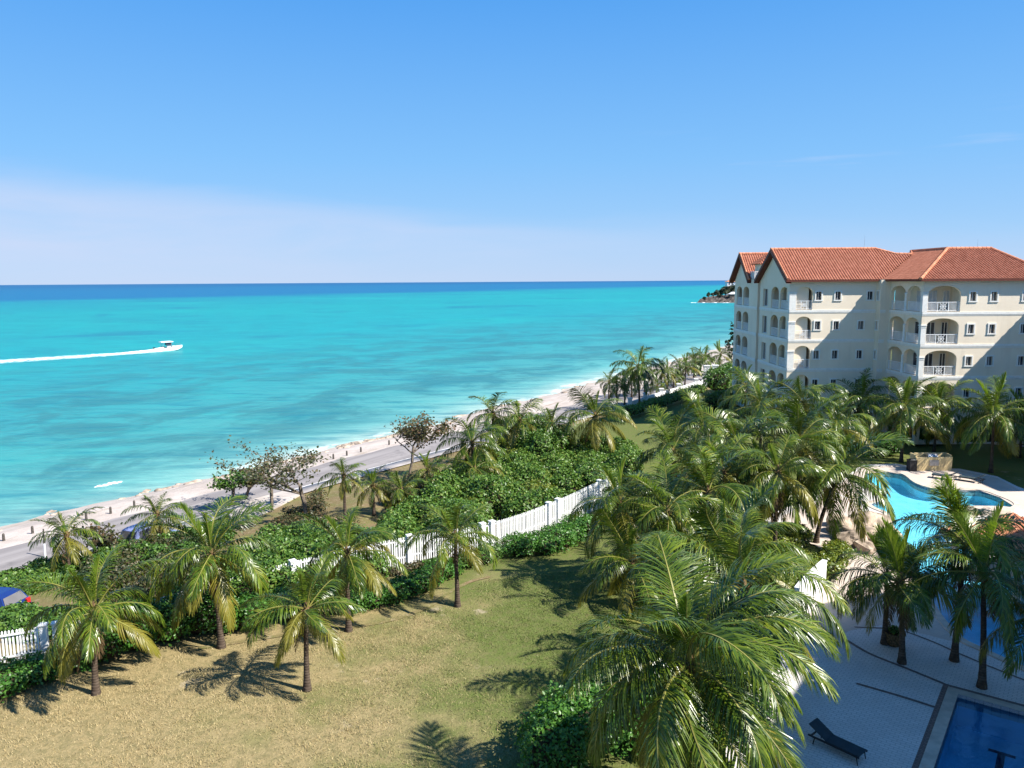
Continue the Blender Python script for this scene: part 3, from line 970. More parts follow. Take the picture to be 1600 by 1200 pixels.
# ground storey a little darker: plinth board proud of the wall
# windows: shared meshes for the frame and the pane
def window_meshes(wid, hei):
    f, p = MB(), MB()
    t = 0.13
    for cx_, cz_, sx, sz in ((0, hei / 2 + t / 2 - .02, wid + 2 * t, t), (0, -hei / 2 - t / 2 + .02, wid + 2 * t + .06, t), (-wid / 2 - t / 2 + .02, 0, t, hei - .04), (wid / 2 + t / 2 - .02, 0, t, hei - .04)):
        f.box((cx_, -0.02, cz_), (sx, 0.12, sz))
    f.box((0, 0.14, 0), (0.04, 0.05, hei - 0.01))
    p.quad((-wid / 2, 0.18, -hei / 2), (wid / 2, 0.18, -hei / 2), (wid / 2, 0.18, hei / 2), (-wid / 2, 0.18, hei / 2))
    return f.mesh('window_frame', MT['trim']), p.mesh('window_pane', MT['glass'])
wm_cache = {}
for w, a, zc, wid, hei in windows:
    if (wid, hei) not in wm_cache: wm_cache[(wid, hei)] = window_meshes(wid, hei)
    fm, pm = wm_cache[(wid, hei)]
    o = link('window', fm, bld)
    p = w.pt(a, zc)
    o.location = Vector(p) - bld.location
    o.rotation_euler = (0, 0, math.atan2(w.u.y, w.u.x))
    pn = link('pane', pm, o)
for w, a0, a1, za, zb, out, kind in doors:
    f, p = MB(), MB()
    ang = math.atan2(w.u.y, w.u.x)
    wd, hh = a1 - a0, zb - za
    for cx_, sx in ((-wd / 2 + .03, .06), (wd / 2 - .03, .06), (0, .06)):
        f.box((cx_, 0, hh / 2), (sx, .06, hh))
    f.box((0, -0.003, hh - .03), (wd, .06, .06)); f.box((0, -0.003, .04), (wd, .06, .08))
    p.quad((-wd / 2, .01, 0), (wd / 2, .01, 0), (wd / 2, .01, hh), (-wd / 2, .01, hh))
    o = f.build('balcony_door', MT['trim'], bld)
    o.location = Vector(w.pt((a0 + a1) / 2, za, out + .01)) - bld.location
    o.rotation_euler = (0, 0, ang)
    p.build('pane', MT[kind], o)
inn_parts = []
def rail_mesh(L, medallion):
    m = MB()
    h = 0.95
    m.box((0, 0, h), (L, .06, .06)); m.box((0, 0, .10), (L, .05, .05))
    posts = [-L / 2 + .03, L / 2 - .03] + ([-L / 6, L / 6] if medallion else [])
    for x in posts: m.box((x, 0, h / 2), (.06, .052, h - .07))
    n = max(4, int(L / 0.115))
    for i in range(1, n):
        x = -L / 2 + L * i / n
        if medallion and abs(x) < L / 6: continue
        m.box((x, 0, h / 2 + .03), (.028, .028, h - .2))
    if medallion:
        r_ = min(L / 6 - .04, .36)
        for k in range(12):
            a, b = 2 * math.pi * k / 12, 2 * math.pi * (k + 1) / 12
            m.tube([(r_ * .75 * math.cos(a), 0, .52 + r_ * .75 * math.sin(a)), (r_ * .75 * math.cos(b), 0, .52 + r_ * .75 * math.sin(b))], [.03, .03], 4, caps=False)
        for sg in (-1, 1):
            m.tube([(-r_, 0, .52 - sg * r_), (r_, 0, .52 + sg * r_)], [.03, .03], 4)
        m.tube([(0, 0, .16), (0, 0, .9)], [.025, .025], 4)
        m.tube([(-r_, 0, .52), (r_, 0, .52)], [.025, .025], 4)
    return m.mesh('balcony_railing', MT['white'])
rc = {}
for w, a0, a1, z, med in rails:
    key = (round(a1 - a0, 2), med)
    if key not in rc: rc[key] = rail_mesh(*key)
    o = link('balcony_railing', rc[key], bld)
    o.location = Vector(w.pt((a0 + a1) / 2, z, -0.16)) - bld.location
    o.rotation_euler = (0, 0, math.atan2(w.u.y, w.u.x))
# round columns at the balcony corners and between arches
def column(p, r_, z0, z1):
    m = MB()
    m.lathe((0, 0, 0), [(r_ * 1.35, 0), (r_ * 1.35, .12), (r_, .16), (r_ * .95, z1 - z0 - .22), (r_ * 1.2, z1 - z0 - .16), (r_ * 1.3, z1 - z0 - .02), (0, z1 - z0 - .02)], 12)
    o = m.build('balcony_column', MT['trim'], bld, smooth=True)
    o.location = Vector((*p, z0)) - bld.location
def pier(x0, x1, y0, y1, z0, z1):
    m = MB()
    m.box(((x0 + x1) / 2, (y0 + y1) / 2, (z0 + z1) / 2), (x1 - x0, y1 - y0, z1 - z0))
    m.box(((x0 + x1) / 2, (y0 + y1) / 2, z1 + .05), (x1 - x0 + .12, y1 - y0 + .12, .1))
    m.box(((x0 + x1) / 2, (y0 + y1) / 2, z1 - .16), (x1 - x0 + .05, y1 - y0 + .05, .06))
    o = m.build('corner_pier', MT['trim'], bld); o.location = -bld.location
for k in range(4):
    pier(X0 - .03, X0 + .70, YF - .03, YF + .40, FL[k] + .12, FL[k] + 1.95)
    pier(XW - .03, XW + .46, YW - .03, YW + .42, FL[k] + .12, FL[k] + 1.95)
    column((XW - .02, 84.0 - 3.4), .13, FL[k] + .12, FL[k] + 2.0)
# ---- roofs: every slope is rows of half-round tiles
def slope(mb, eave_a, eave_b, poly_uv, ang_vec, pitch_col=0.30, row=0.42):
    """eave_a->eave_b gives u; poly in (u, v) where v runs up the slope; ang_vec = 3D up-slope unit vector"""
    a, b = Vector(eave_a), Vector(eave_b)
    u = (b - a).normalized()
    up = Vector(ang_vec).normalized()
    nrm = u.cross(up).normalized()
    if nrm.z < 0: nrm = -nrm
    def vrange(x):
        xs_ = []
        for i in range(len(poly_uv)):
            (x0, v0), (x1, v1) = poly_uv[i], poly_uv[(i + 1) % len(poly_uv)]
            if (x0 - x) * (x1 - x) <= 0 and abs(x1 - x0) > 1e-9:
                xs_.append(v0 + (v1 - v0) * (x - x0) / (x1 - x0))
        return (min(xs_), max(xs_)) if xs_ else None
    umin, umax = min(p[0] for p in poly_uv), max(p[0] for p in poly_uv)
    n = max(1, int(round((umax - umin) / pitch_col)))
    w = (umax - umin) / n
    prof = [(-0.5, 0.0), (-0.28, 0.0), (-0.2, 0.055), (0.0, 0.085), (0.2, 0.055), (0.28, 0.0), (0.5, 0.0)]
    for i in range(n):
        uc = umin + w * (i + .5)
        r_ = vrange(uc)
        if not r_ or r_[1] - r_[0] < .05: continue
        v = r_[0]
        k = math.floor(v / row)
        while v < r_[1] - 1e-4:
            v2 = min((k + 1) * row, r_[1])
            jit = random.uniform(0, .012)
            base = len(mb.v)
            for vv, lift in ((v, .010 + jit * .6), (v2, 0.0)):
                for px, pz in prof:
                    mb.v.append(tuple(a + u * (uc + px * w) + up * vv + nrm * (pz + lift)))
            m_ = len(prof)
            for q in range(m_ - 1):
                mb.f.append((base + q, base + q + 1, base + m_ + q + 1, base + m_ + q)); mb.m.append(0)
            k += 1
            v = v2
def roof_plane(mb, pts, eave_i=(0, 1)):
    """pts: 3D polygon, its eave edge first"""
    a, b = Vector(pts[eave_i[0]]), Vector(pts[eave_i[1]])
    u = (b - a).normalized()
    far = max(pts, key=lambda p: p[2])
    d = Vector(far) - a
    up = (d - u * d.dot(u)).normalized()
    poly = [((Vector(p) - a).dot(u), (Vector(p) - a).dot(up)) for p in pts]
    slope(mb, a, b, poly, up)
    nrm = u.cross(up)
    sub = MB()
    return [tuple(Vector(p) - Vector((0, 0, .05))) for p in pts]
z = ZE
OV = 0.6
front = [(29.75, 84.4, z), (40.25, 84.4, z), (45.4, 88.9, z + 2.8), (43.6, 88.9, z + 2.8), (41.7, 90.0, z + 3.5), (29.75, 90.0, z + 3.5)]
wing_l = [(40.25, 84.4, z), (40.25, 76.7, z), (46.6, 83.8, z + 3.22), (46.6, 91.4, z + 3.22), (45.5, 88.95, z + 2.67)]
wing_f = [(40.25, 76.7, z), (54.2, 76.7, z), (51.2, 83.8, z + 3.22), (46.6, 83.8, z + 3.22)]
far_f = [(29.75, 98.3, z), (41.0, 98.3, z), (41.0, 102.4, z + 3.43), (29.75, 102.4, z + 3.43)]
out_l = [(XR - .6, 76.7, z), (XR - .6, 53.4, z), (XR + 6.5, 62.5, z + 3.2), (XR + 6.5, 80, z + 3.2), (XR + 6.5, 83.8, z + 3.2)]
out_f = [(XR - .6, 53.4, z), (XR + 14.6, 53.4, z), (XR + 7.5, 62.5, z + 3.2), (XR + 6.5, 62.5, z + 3.2)]
rt = MB()
under = [roof_plane(rt, p) for p in (front, wing_f, far_f)]
r1 = rt.build('roof_tiles', MT['tile'], bld); tag(r1, kind='stuff')
rt2 = MB()
under += [roof_plane(rt2, wing_l), roof_plane(rt2, out_l), roof_plane(rt2, out_f)]
r2 = rt2.build('roof_tiles', MT['tile'], bld); tag(r2, kind='stuff')
# plain back slopes and the boards under the tiles
sb = MB()
for p in under:
    tri = tessellate_polygon([[Vector(q) for q in p]])
    sb.add(p, tri)
for p in ([(29.75, 90, z + 3.45), (44, 90, z + 2.75), (44, 95.8, z - .1), (29.75, 95.8, z - .1)],
          [(29.75, 102.4, z + 3.38), (41, 102.4, z + 3.38), (41, 106.6, z - .1), (29.75, 106.6, z - .1)],
          [(46.6, 83.8, z + 3.17), (51.2, 83.8, z + 3.17), (56, 98, z - .1), (46.6, 91.4, z + 3.17)],
          [(46.6, 91.4, z + 3.17), (56, 98, z - .1), (44, 96, z - .1), (44, 90, z + 2.75)],
          [(51.2, 83.8, z + 3.17), (54.3, 76.7, z - .1), (56, 98, z - .1)],
          [(44, 90, z + 2.75), (46.6, 91.4, z + 3.17), (45.5, 88.9, z + 2.7)],
          [(XR + 6.5, 62.5, z + 3.15), (XR + 7.5, 62.5, z + 3.15), (XR + 14.6, 100, z), (XR + 6.5, 83.8, z + 3.15)],
          [(XR + 7.5, 62.5, z + 3.15), (XR + 14.6, 53.4, z), (XR + 14.6, 100, z)],
          [(X0, 94, z + .1), (44, 94, z + .1), (44, 99, z + .1), (X0, 99, z + .1)]):
    sb.add(p, tessellate_polygon([[Vector(q) for q in p]]))
sb.build('roof_deck', MT['tile'], bld)
# eaves: soffit and dark fascia
fm = MB()
def fascia(a, b, inward, drop=.22):
    a, b, n_ = Vector(a), Vector(b), Vector(inward)
    fm.quad(a, b, b + Vector((0, 0, -drop)), a + Vector((0, 0, -drop)))
    fm.quad(a + Vector((0, 0, -drop)), b + Vector((0, 0, -drop)), b + n_ * .62 + Vector((0, 0, -drop)), a + n_ * .62 + Vector((0, 0, -drop)))
for a, b, n_ in (((29.75, 84.39, z + .04), (40.24, 84.39, z + .04), (0, 1, 0)), ((40.24, 84.39, z + .04), (40.24, 76.69, z + .04), (1, 0, 0)), ((40.24, 76.69, z + .04), (54.3, 76.69, z + .04), (0, 1, 0)),
                 ((29.75, 98.29, z + .04), (41, 98.29, z + .04), (0, 1, 0)), ((XR - .61, 76.7, z + .04), (XR - .61, 53.39, z + .04), (1, 0, 0)), ((XR - .61, 53.39, z + .04), (XR + 14.6, 53.39, z + .04), (0, 1, 0))):
    fascia(a, b, n_)
for y0, yr, y1, hr in ((84.4, 90.0, 95.6, 3.5), (98.3, 102.4, 106.5, 3.43)):      # verge boards of the gables
    for ya in (y0, y1):
        a, b = Vector((29.72, ya, z + .08)), Vector((29.72, yr, z + hr + .1))
        dn = Vector((0, 0, -.42))
        fm.add([a, b, b + dn, a + dn, a + Vector((.62, 0, -.1)), b + Vector((.62, 0, -.1)), b + dn + Vector((.62, 0, 0)), a + dn + Vector((.62, 0, 0))],
               ((0, 1, 2, 3), (3, 2, 6, 7), (0, 4, 5, 1)))
fm.build('eaves_board', MT['fascia'], bld)
gm = MB()
for y0, yr, y1, hr in ((85.0, 90.0, 95.2, 3.25), (99.0, 102.4, 106.0, 3.2)):
    gm.add([(X0, y0, z), (X0, y1, z), (X0, yr, z + hr)], ((0, 1, 2),))
gm.build('gable', MT['stucco'], bld)
# ridge and hip cappings
def capping(pts, r_=.15, n=None):
    m = MB()
    for a, b in zip(pts[:-1], pts[1:]):
        a, b = Vector(a), Vector(b)
        L = (b - a).length
        k = max(1, int(L / .42))
        for i in range(k):
            m.tube([a + (b - a) * (i / k), a + (b - a) * ((i + 1.08) / k)], [r_ * 1.12, r_ * .95], 8)
    c = m.build('ridge_capping', MT['tile2'], bld); return c
up_ = lambda p, d=.06: (p[0], p[1], p[2] + d)
capping([up_((29.75, 90, z + 3.5)), up_((41.7, 90, z + 3.5)), up_((43.8, 89.4, z + 2.85)), up_((45.6, 89.2, z + 2.8)), up_((46.6, 91.4, z + 3.22))])
capping([up_((40.25, 76.7, z)), up_((46.6, 83.8, z + 3.22)), up_((51.2, 83.8, z + 3.22)), up_((54.2, 76.7, z))])
capping([up_((46.6, 83.8, z + 3.22)), up_((46.6, 91.4, z + 3.22))])
capping([up_((29.75, 102.4, z + 3.43)), up_((41, 102.4, z + 3.43))])
# gable edge tiles on the rakes
capping([(29.9, 84.4, z + .12), (29.9, 90, z + 3.6)], .12)
capping([(29.9, 98.3, z + .12), (29.9, 102.4, z + 3.55)], .12)
# small hipped lantern over the stair between the gables, and the terrace rail
lm = MB()
lx, ly = 31.7, 97.3
lm.box((lx, ly, z + 1.0), (2.0, 2.4, 2.1))
lm.build('stair_lantern', MT['stucco'], bld)
rt3 = MB()
zl = z + 2.0
apex = (lx, ly, zl + 1.15)
cs4 = [(lx - 1.45, ly - 1.6, zl), (lx + 1.45, ly - 1.6, zl), (lx + 1.45, ly + 1.6, zl), (lx - 1.45, ly + 1.6, zl)]
for i in range(4):
    roof_plane(rt3, [cs4[i], cs4[(i + 1) % 4], apex])
rt3.add([tuple(Vector(c) - Vector((0, 0, .04))) for c in cs4] + [tuple(Vector(apex) - Vector((0, 0, .06)))], ((3, 2, 1, 0), (0, 1, 4), (1, 2, 4), (2, 3, 4), (3, 0, 4)))
tag(rt3.build('lantern_tiles', MT['tile'], bld), kind='stuff')
for L_, c, rz_ in ((3.3, (X0 - .08, 97.3, z + .15), math.pi / 2), (2.2, (X0 + .5, 95.7, z + .15), 0)):
    o = link('terrace_railing', rail_mesh(L_, False), bld); o.location = Vector(c) - bld.location; o.rotation_euler = (0, 0, rz_)
am = MB()
am.tube([(40.5, 90, z + 3.5), (40.5, 90, z + 5.0)], [.015, .01], 5)
am.tube([(49.8, 83.8, z + 3.3), (49.8, 83.8, z + 4.2)], [.012, .008], 5)
am.build('antenna', MT['steel'], bld)
for ch in bld.children:                       # everything above was built in place: bring it under the Empty
    if ch.location.length == 0: ch.location = -bld.location

# the block this balcony belongs to: stands behind and to the right, shades the lap pool
home = empty('neighbouring_block', (45, 10, 0), 'cream apartment block standing behind the camera and shading the pool terrace', 'building')
hp = [(24.3, 18.3), (30.2, 26.3), (31.6, 31.2), (47.5, 36.8), (75, 49), (85, -30), (24, -30)]
hm = MB(); hm.prism(hp, -1, 16.9)
hw = hm.build('wall', MT['stucco'], home); hw.location = -home.location
hm = MB(); hm.prism(offset_closed(hp, .5), 16.9, 17.3)
hw = hm.build('roof', MT['tile'], home); hw.location = -home.location

# ------------------------------------------------------------------ palms
def frond_mesh(name, el, droop, n, hang, seed, lr=0.31, lift=0.45, mats=None, curl=0.0):
    """unit-length frond, base at the origin, growing along +X"""
    r_ = random.Random(seed)
    N = 16
    pts, tan = [Vector((0, 0, 0))], []
    yaw = 0.0
    for i in range(N):
        t = (i + .5) / N
        a = el - droop * t ** 1.35
        yaw += curl / N
        d = Vector((math.cos(a) * math.cos(yaw), math.cos(a) * math.sin(yaw), math.sin(a)))
        tan.append(d)
        pts.append(pts[-1] + d / N)
    tan.append(tan[-1])
    mb = MB()
    mb.tube(pts, [.0105 * (1 - .85 * i / N) + .0012 for i in range(N + 1)], 4, 1)
    for k in range(n):
        for sgn in (-1, 1):
            if r_.random() < .035: continue
            t = .13 + .87 * (k + r_.uniform(-.35, .35)) / (n - 1)
            t = min(max(t, .1), .995)
            q = t * N
            i = min(int(q), N - 1)
            p = pts[i].lerp(pts[i + 1], q - i)
            T = tan[i].lerp(tan[min(i + 1, N)], q - i).normalized()
            S = T.cross(Vector((0, 0, 1)))
            if S.length < .05: S = Vector((0, 1, 0))
            S = S.normalized() * sgn
            U = S.cross(T) if sgn < 0 else T.cross(S)
            U = U if U.z > 0 else -U
            A = (R(78 - 50 * t) + r_.uniform(-.18, .18)) * (.32 if el > 1.3 else 1.0)
            pr = min(1, .45 + (t - .13) * 2.6) * (1 - .72 * max(0, (t - .55) / .45) ** 1.6)
            L = lr * pr * r_.uniform(.86, 1.08)
            d = (T * math.cos(A) + S * math.sin(A) + U * lift * r_.uniform(.6, 1.2)).normalized()
            w = .0118 * (70 / n) ** .7 * (.75 + .25 * pr)
            seg, c = [], Vector(p)
            hg = hang * r_.uniform(.55, 1.45)
            for j in range(4):
                seg.append((Vector(c), Vector(d)))
                d = (d + Vector((0, 0, -1)) * hg * (.35 + .3 * j)).normalized()
                c = c + d * L / 3
            ws_ = (.6, 1.0, .8, .12)
            vs_ = []
            for (c_, d_), wk in zip(seg, ws_):
                W = (T - d_ * T.dot(d_))
                W = W.normalized() if W.length > .05 else U
                W = (W + U * .25 * sgn).normalized()
                vs_ += [c_ - W * w * wk / 2, c_ + W * w * wk / 2]
            mb.add(vs_, ((0, 1, 3, 2), (2, 3, 5, 4), (4, 5, 7, 6)), 0)
    return mb.mesh(name, mats or [MT['frond'], MT['rachis']])
CLASSES = [(82, 24, .20, .35), (66, 62, .42, .45), (48, 88, .75, .45), (31, 98, 1.05, .40), (14, 92, 1.3, .35), (-8, 72, 1.4, .25), (-34, 48, 1.3, .15)]
FR = {}
for lod, n in (('near', 100), ('mid', 64), ('far', 36)):
    for c, (el, dr, hg, lf) in enumerate(CLASSES):
        for v in range(5):
            s_ = 100 * c + v
            mats = [MT['frond_young'] if c == 0 else MT['frond'], MT['rachis']]
            FR[lod, c, v] = frond_mesh('frond_' + lod, R(el + (v - 2) * 4), R(dr + (2, -1, 0, 1.6, -1.8)[v] * 9), n, hg, s_, lift=lf, mats=mats, curl=(v - 2) * .32)
    for v in range(2):
        for c in (4, 5, 6):
            el, dr, hg, lf = CLASSES[c]
            FR[lod, 'old', c, v] = frond_mesh('frond_' + lod, R(el + v * 6 - 3), R(dr + v * 10 - 5), n, hg * (.8 + .2 * v), 900 + c * 7 + v, lift=lf, mats=[MT['frond_old'], MT['rachis']], curl=v * .3 - .15)
    FR[lod, 'dead'] = frond_mesh('frond_' + lod, R(-62), R(18), n // 2, .9, 77, mats=[MT['frond_dead'], MT['husk']])
HUSK = MB()
HUSK.lathe((0, 0, 0), [(.0, -.45), (.15, -.42), (.24, -.15), (.27, .05), (.2, .3), (.08, .6), (0, .75)], 9)
rr = random.Random(5)
for k in range(16):
    a, z_ = k * 2.4, -.35 + .045 * k
    HUSK.tube([(.16 * math.cos(a), .16 * math.sin(a), z_), (.38 * math.cos(a), .38 * math.sin(a), z_ + rr.uniform(-.05, .25))], [.06, .025], 5)
HUSK_ME = HUSK.mesh('crown_husk', MT['husk'])
NUT = MB(); NUT.lathe((0, 0, 0), [(0, -.14), (.07, -.11), (.11, 0), (.08, .11), (0, .16)], 8)
NUT_ME = NUT.mesh('coconut', MT['coconut'])
PALM_SEED = [0]
def palm(base, top, L, label, group='coconut palms round the garden', n=22, old=3, dead=1, nuts=0, lod=None, seed=None, spread=1.0, up=0, spears=None):
    """base, top: world points; L: frond length"""
    PALM_SEED[0] += 1
    r_ = random.Random(seed if seed is not None else PALM_SEED[0] * 13 + 5)
    base, top = Vector(base), Vector(top)
    dist = (top - Vector((0, 0, CAM_H))).length
    px = L * 774 / dist
    lod = lod or ('near' if px > 95 else 'mid' if px > 38 else 'far')
    root = empty('coconut_palm', base, label, 'palm tree', group)
    H_ = (top - base).length
    mb = MB()
    k = 26 if lod != 'far' else 8
    pts, rad = [], []
    lean = (top - base)
    r0 = .075 + .010 * L + .004 * H_
    for i in range(k + 1):
        t = i / k
        off = Vector((lean.x, lean.y, 0)) * (t ** 1.6) + Vector((0, 0, lean.z * t))
        pts.append(off)
        flare = .75 * math.exp(-t * H_ * 2.2)
        rad.append(r0 * (1 + flare - .28 * t) * (1 + .05 * (i % 2)))
    mb.tube(pts, rad, 9 if lod != 'far' else 6, 0)
    mb.build('trunk', MT['trunk'], root, smooth=True)
    tp = top - base
    h = link('crown_husk', HUSK_ME, root)
    h.location = tp
    hs = .55 + .12 * L
    h.scale = (hs * .7, hs * .7, hs * .8)
    h.rotation_euler = (0, 0, r_.uniform(0, 6))
    az0 = r_.uniform(0, 6.28)
    nsp, spear = r_.choice((1, 2, 2, 3)), r_.uniform(.5, .75)
    if spears: nsp, spear = spears, .8
    old = max(1, old + r_.choice((-1, 0, 0, 1, 2, 3))); dead = dead + r_.choice((0, 0, 1, 2)) if dead else 0
    wind = Vector((-.16, .05)) * r_.uniform(.3, 1.6)
    for i in range(n):
        t = i / (n - 1)
        a = az0 + i * 2.39996 + r_.uniform(-.25, .25)
        ci = int(min(6, max(0, (t ** .7) * 6.5 * spread + r_.uniform(-.5, .5) - up)))
        ci = max(ci, 1)
        if i < nsp: ci = 0
        key = (lod, ci, r_.randrange(5))
        if i >= n - old and ci >= 4:
            key = (lod, 'old', ci, r_.randrange(2))
        f = link('frond', FR[key], root)
        sc = L * r_.uniform(.84, 1.1) * (spear if i < nsp else 1.0)
        f.scale = (sc, sc, sc)
        f.location = tp + Vector((math.cos(a) * .1, math.sin(a) * .1, .32 * hs * (1 - t) - .05))
        rl = r_.uniform(-.3, .3)
        f.rotation_euler = (Matrix.Rotation(wind.x, 3, 'Y') @ Matrix.Rotation(-wind.y, 3, 'X') @ Matrix.Rotation(a, 3, 'Z') @ Matrix.Rotation(r_.uniform(-.12, .12), 3, 'Y') @ Matrix.Rotation(rl, 3, 'X')).to_euler()
    for i in range(dead):
        f = link('frond', FR[lod, 'dead'], root)
        sc = L * r_.uniform(.45, .7)
        f.scale = (sc, sc, sc)
        f.location = tp + Vector((0, 0, -.2))
        f.rotation_euler = (0, 0, r_.uniform(0, 6.28))
        f['label'] = 'dry brown hanging frond'
    for i in range(nuts):
        c = link('coconut', NUT_ME, root)
        a = r_.uniform(0, 6.28)
        c.location = tp + Vector((math.cos(a) * .3, math.sin(a) * .3, r_.uniform(-.45, -.1)))
    return root
def palm_b(bu, bv, tu, tv, L, label, **k):
    """palm whose foot shows at (bu, bv) and whose crown heart shows at (tu, tv)"""
    z0 = k.pop('z0', None)
    if z0 is None: x, y, z0 = P(bu, bv)
    else: x, y = G(bu, bv, z0)
    tx, tz = height_at(tu, tv, y)
    return palm((x, y, z0 - .03), (tx, y, tz), L, label, **k)
def palm_h(tu, tv, H_, L, label, **k):
    """palm whose foot is hidden: crown heart at (tu, tv), H_ metres above the ground"""
    x, y, z0 = P(tu, tv, H_)
    lx, ly = k.pop('lean', (0, 0))
    return palm((x - lx, y - ly, z0 - .05), (x, y, z0 + H_), L, label, **k)

# lawn palms, in front of the hedge
palm_b(150, 1085, 147, 958, 3.2, 'palm with yellowing lower fronds at the left end of the lawn by the fence', n=24, old=6, seed=21)
palm_b(346, 1012, 330, 868, 3.7, 'tall palm with long drooping yellow fronds beside the dark hedge', n=26, old=7, nuts=4, seed=4)
palm_b(480, 1078, 478, 955, 2.7, 'slim palm standing out on the lawn with its shadow beside it', n=20, old=4, seed=9)
palm_b(545, 986, 542, 868, 3.0, 'palm rising from the hedge bed just behind the slim lawn palm', n=23, old=4, seed=33)
palm_b(715, 948, 711, 842, 2.9, 'thin-trunked palm on the lawn in front of the white picket fence', n=19, old=4, up=.5, seed=14)
# foreground group
palm((5.0, 20.5, -.05), (5.0, 20.8, 6.05), 4.3, 'largest palm, its great crown filling the foreground beside the terrace', n=40, old=4, nuts=5, dead=3, lod='near', spread=1.08, seed=19)
palm((8.8, 27.6, -.05), (8.7, 28.0, 5.3), 4.3, 'palm crown directly behind the largest foreground palm', n=22, old=2, lod='near', seed=8)
palm_b(985, 950, 988, 882, 3.6, 'palm at the right edge of the lawn casting a long shadow on the grass', n=20, old=2, seed=17)
palm((9.6, 31.5, -.05), (9.4, 31.9, 5.0), 3.9, 'palm leaning over the planter between the big foreground palm and the terrace', n=20, old=2, seed=28)
# garden grove left of the pool
for tu, tv, H_, L, lab in [
    (968, 790, 4.6, 3.9, 'bushy palm at the right end of the white picket fence'),
    (1042, 800, 4.6, 3.7, 'palm of the grove just right of the fence end, with a yellow lower frond'),
    (1105, 772, 5.0, 4.2, 'palm between the fence end and the dark-hearted palm'),
    (1050, 705, 5.2, 3.9, 'palm of the grove next to the sunlit far lawn'),
    (1098, 668, 5.5, 3.9, 'palm of the grove nearest the white far wall'),
    (1150, 695, 5.8, 4.2, 'palm in the middle of the grove behind the dark-hearted palm'),
    (1250, 690, 6.4, 4.4, 'palm in the middle of the grove with a high upright crown'),
    (1190, 640, 6.5, 4.3, 'palm of the grove in front of the seaward gable'),
    (1255, 632, 6.8, 4.4, 'palm of the grove in front of the lit building wall'),
    (1305, 668, 5.4, 3.6, 'palm at the grove edge beside the yellow-green shrubs'),
    (1165, 605, 6.0, 3.8, 'far palm of the grove at the seaward corner of the building'),
    (1130, 740, 5.0, 3.6, 'low palm under the crowns of the grove'),
    (1215, 740, 5.6, 3.8, 'palm behind the dark-hearted palm, half hidden'),
    ]:
    palm_h(tu, tv, H_, L * .93, lab, n=21, old=3)
palm_b(1190, 842, 1196, 752, 4.6, 'dark-hearted palm with a broad crown at the edge of the path', n=26, old=2, seed=44)
palm_b(1275, 850, 1312, 742, 4.4, 'leaning palm on the path reaching over the turquoise pool', n=20, old=2, seed=51)
# in front of the building
for bu, bv, tu, tv, L, lab in [
    (1350, 688, 1346, 628, 3.9, 'palm in front of the shaded wall at the jog of the building'),
    (1408, 722, 1412, 640, 4.0, 'palm behind the bin and the barbecue counter, left one'),
    (1459, 708, 1468, 640, 3.8, 'palm directly behind the barbecue counter with a hanging brown frond'),
    (1548, 738, 1553, 650, 4.2, 'palm on the shaded lawn right of the barbecue counter'),
    (1592, 715, 1602, 655, 4.0, 'palm cut by the right edge of the picture in front of the building')]:
    palm_b(bu, bv, tu, tv, L * 1.06, lab, n=25, old=3, group='palms in front of the apartment building')
# terrace palms
TP = 'palms in the terrace paving'
palm_b(1409, 1036, 1406, 912, 3.1, 'terrace palm with bright young leaves standing nearest the path', n=22, old=1, up=1.0, spears=5, z0=DECK_Z, group=TP, seed=61)
palm_b(1382, 1006, 1386, 905, 2.8, 'thinner terrace palm beside the dark pot', n=15, old=1, z0=DECK_Z, group=TP, seed=62)
palm_b(1491, 1032, 1508, 850, 3.4, 'tall terrace palm in front of the tiled gazebo', n=21, old=1, up=.8, spears=4, z0=DECK_Z, group=TP, seed=63)
palm_b(1534, 1074, 1536, 898, 3.3, 'tall terrace palm close to the corner of the lap pool', n=21, old=1, spears=4, z0=DECK_Z, group=TP, seed=64)
palm_h(1628, 965, 4.0, 3.0, 'palm at the right edge of the picture over the shaded pool', n=18, old=1, group=TP, seed=65)
# roadside, behind the fence
for tu, tv, H_, L, lab in [
    (104, 838, 2.6, 2.4, 'small palm by the road at the far left, behind the first lawn palm'),
    (246, 806, 2.4, 2.2, 'little yellowish palm between the pale blue car and the road'),
    (537, 745, 3.4, 1.9, 'slender small palm beside the road with an upright spear'),
    (583, 760, 2.2, 2.0, 'short palm with brown skirts beside the road'),
    (628, 770, 1.8, 2.2, 'low palm at the edge of the thicket by the road'),
    (668, 738, 2.0, 2.2, 'low palm under the round-crowned seagrape tree'),
    (738, 692, 3.8, 3.6, 'palm at the left of the seaward clump, with yellow skirts'),
    (770, 648, 4.4, 3.4, 'palm at the top of the seaward clump'),
    (812, 658, 4.0, 3.2, 'palm in the middle of the seaward clump'),
    (862, 664, 3.6, 3.0, 'palm at the right of the seaward clump'),
    (742, 735, 2.2, 2.6, 'low palm with yellow fronds at the foot of the seaward clump'),
    (930, 652, 4.6, 4.2, 'large dark palm alone at the near end of the far lawn'),
    ]:
    palm_h(tu, tv, H_, L, lab, n=20, old=4, dead=2, group='palms along the road')
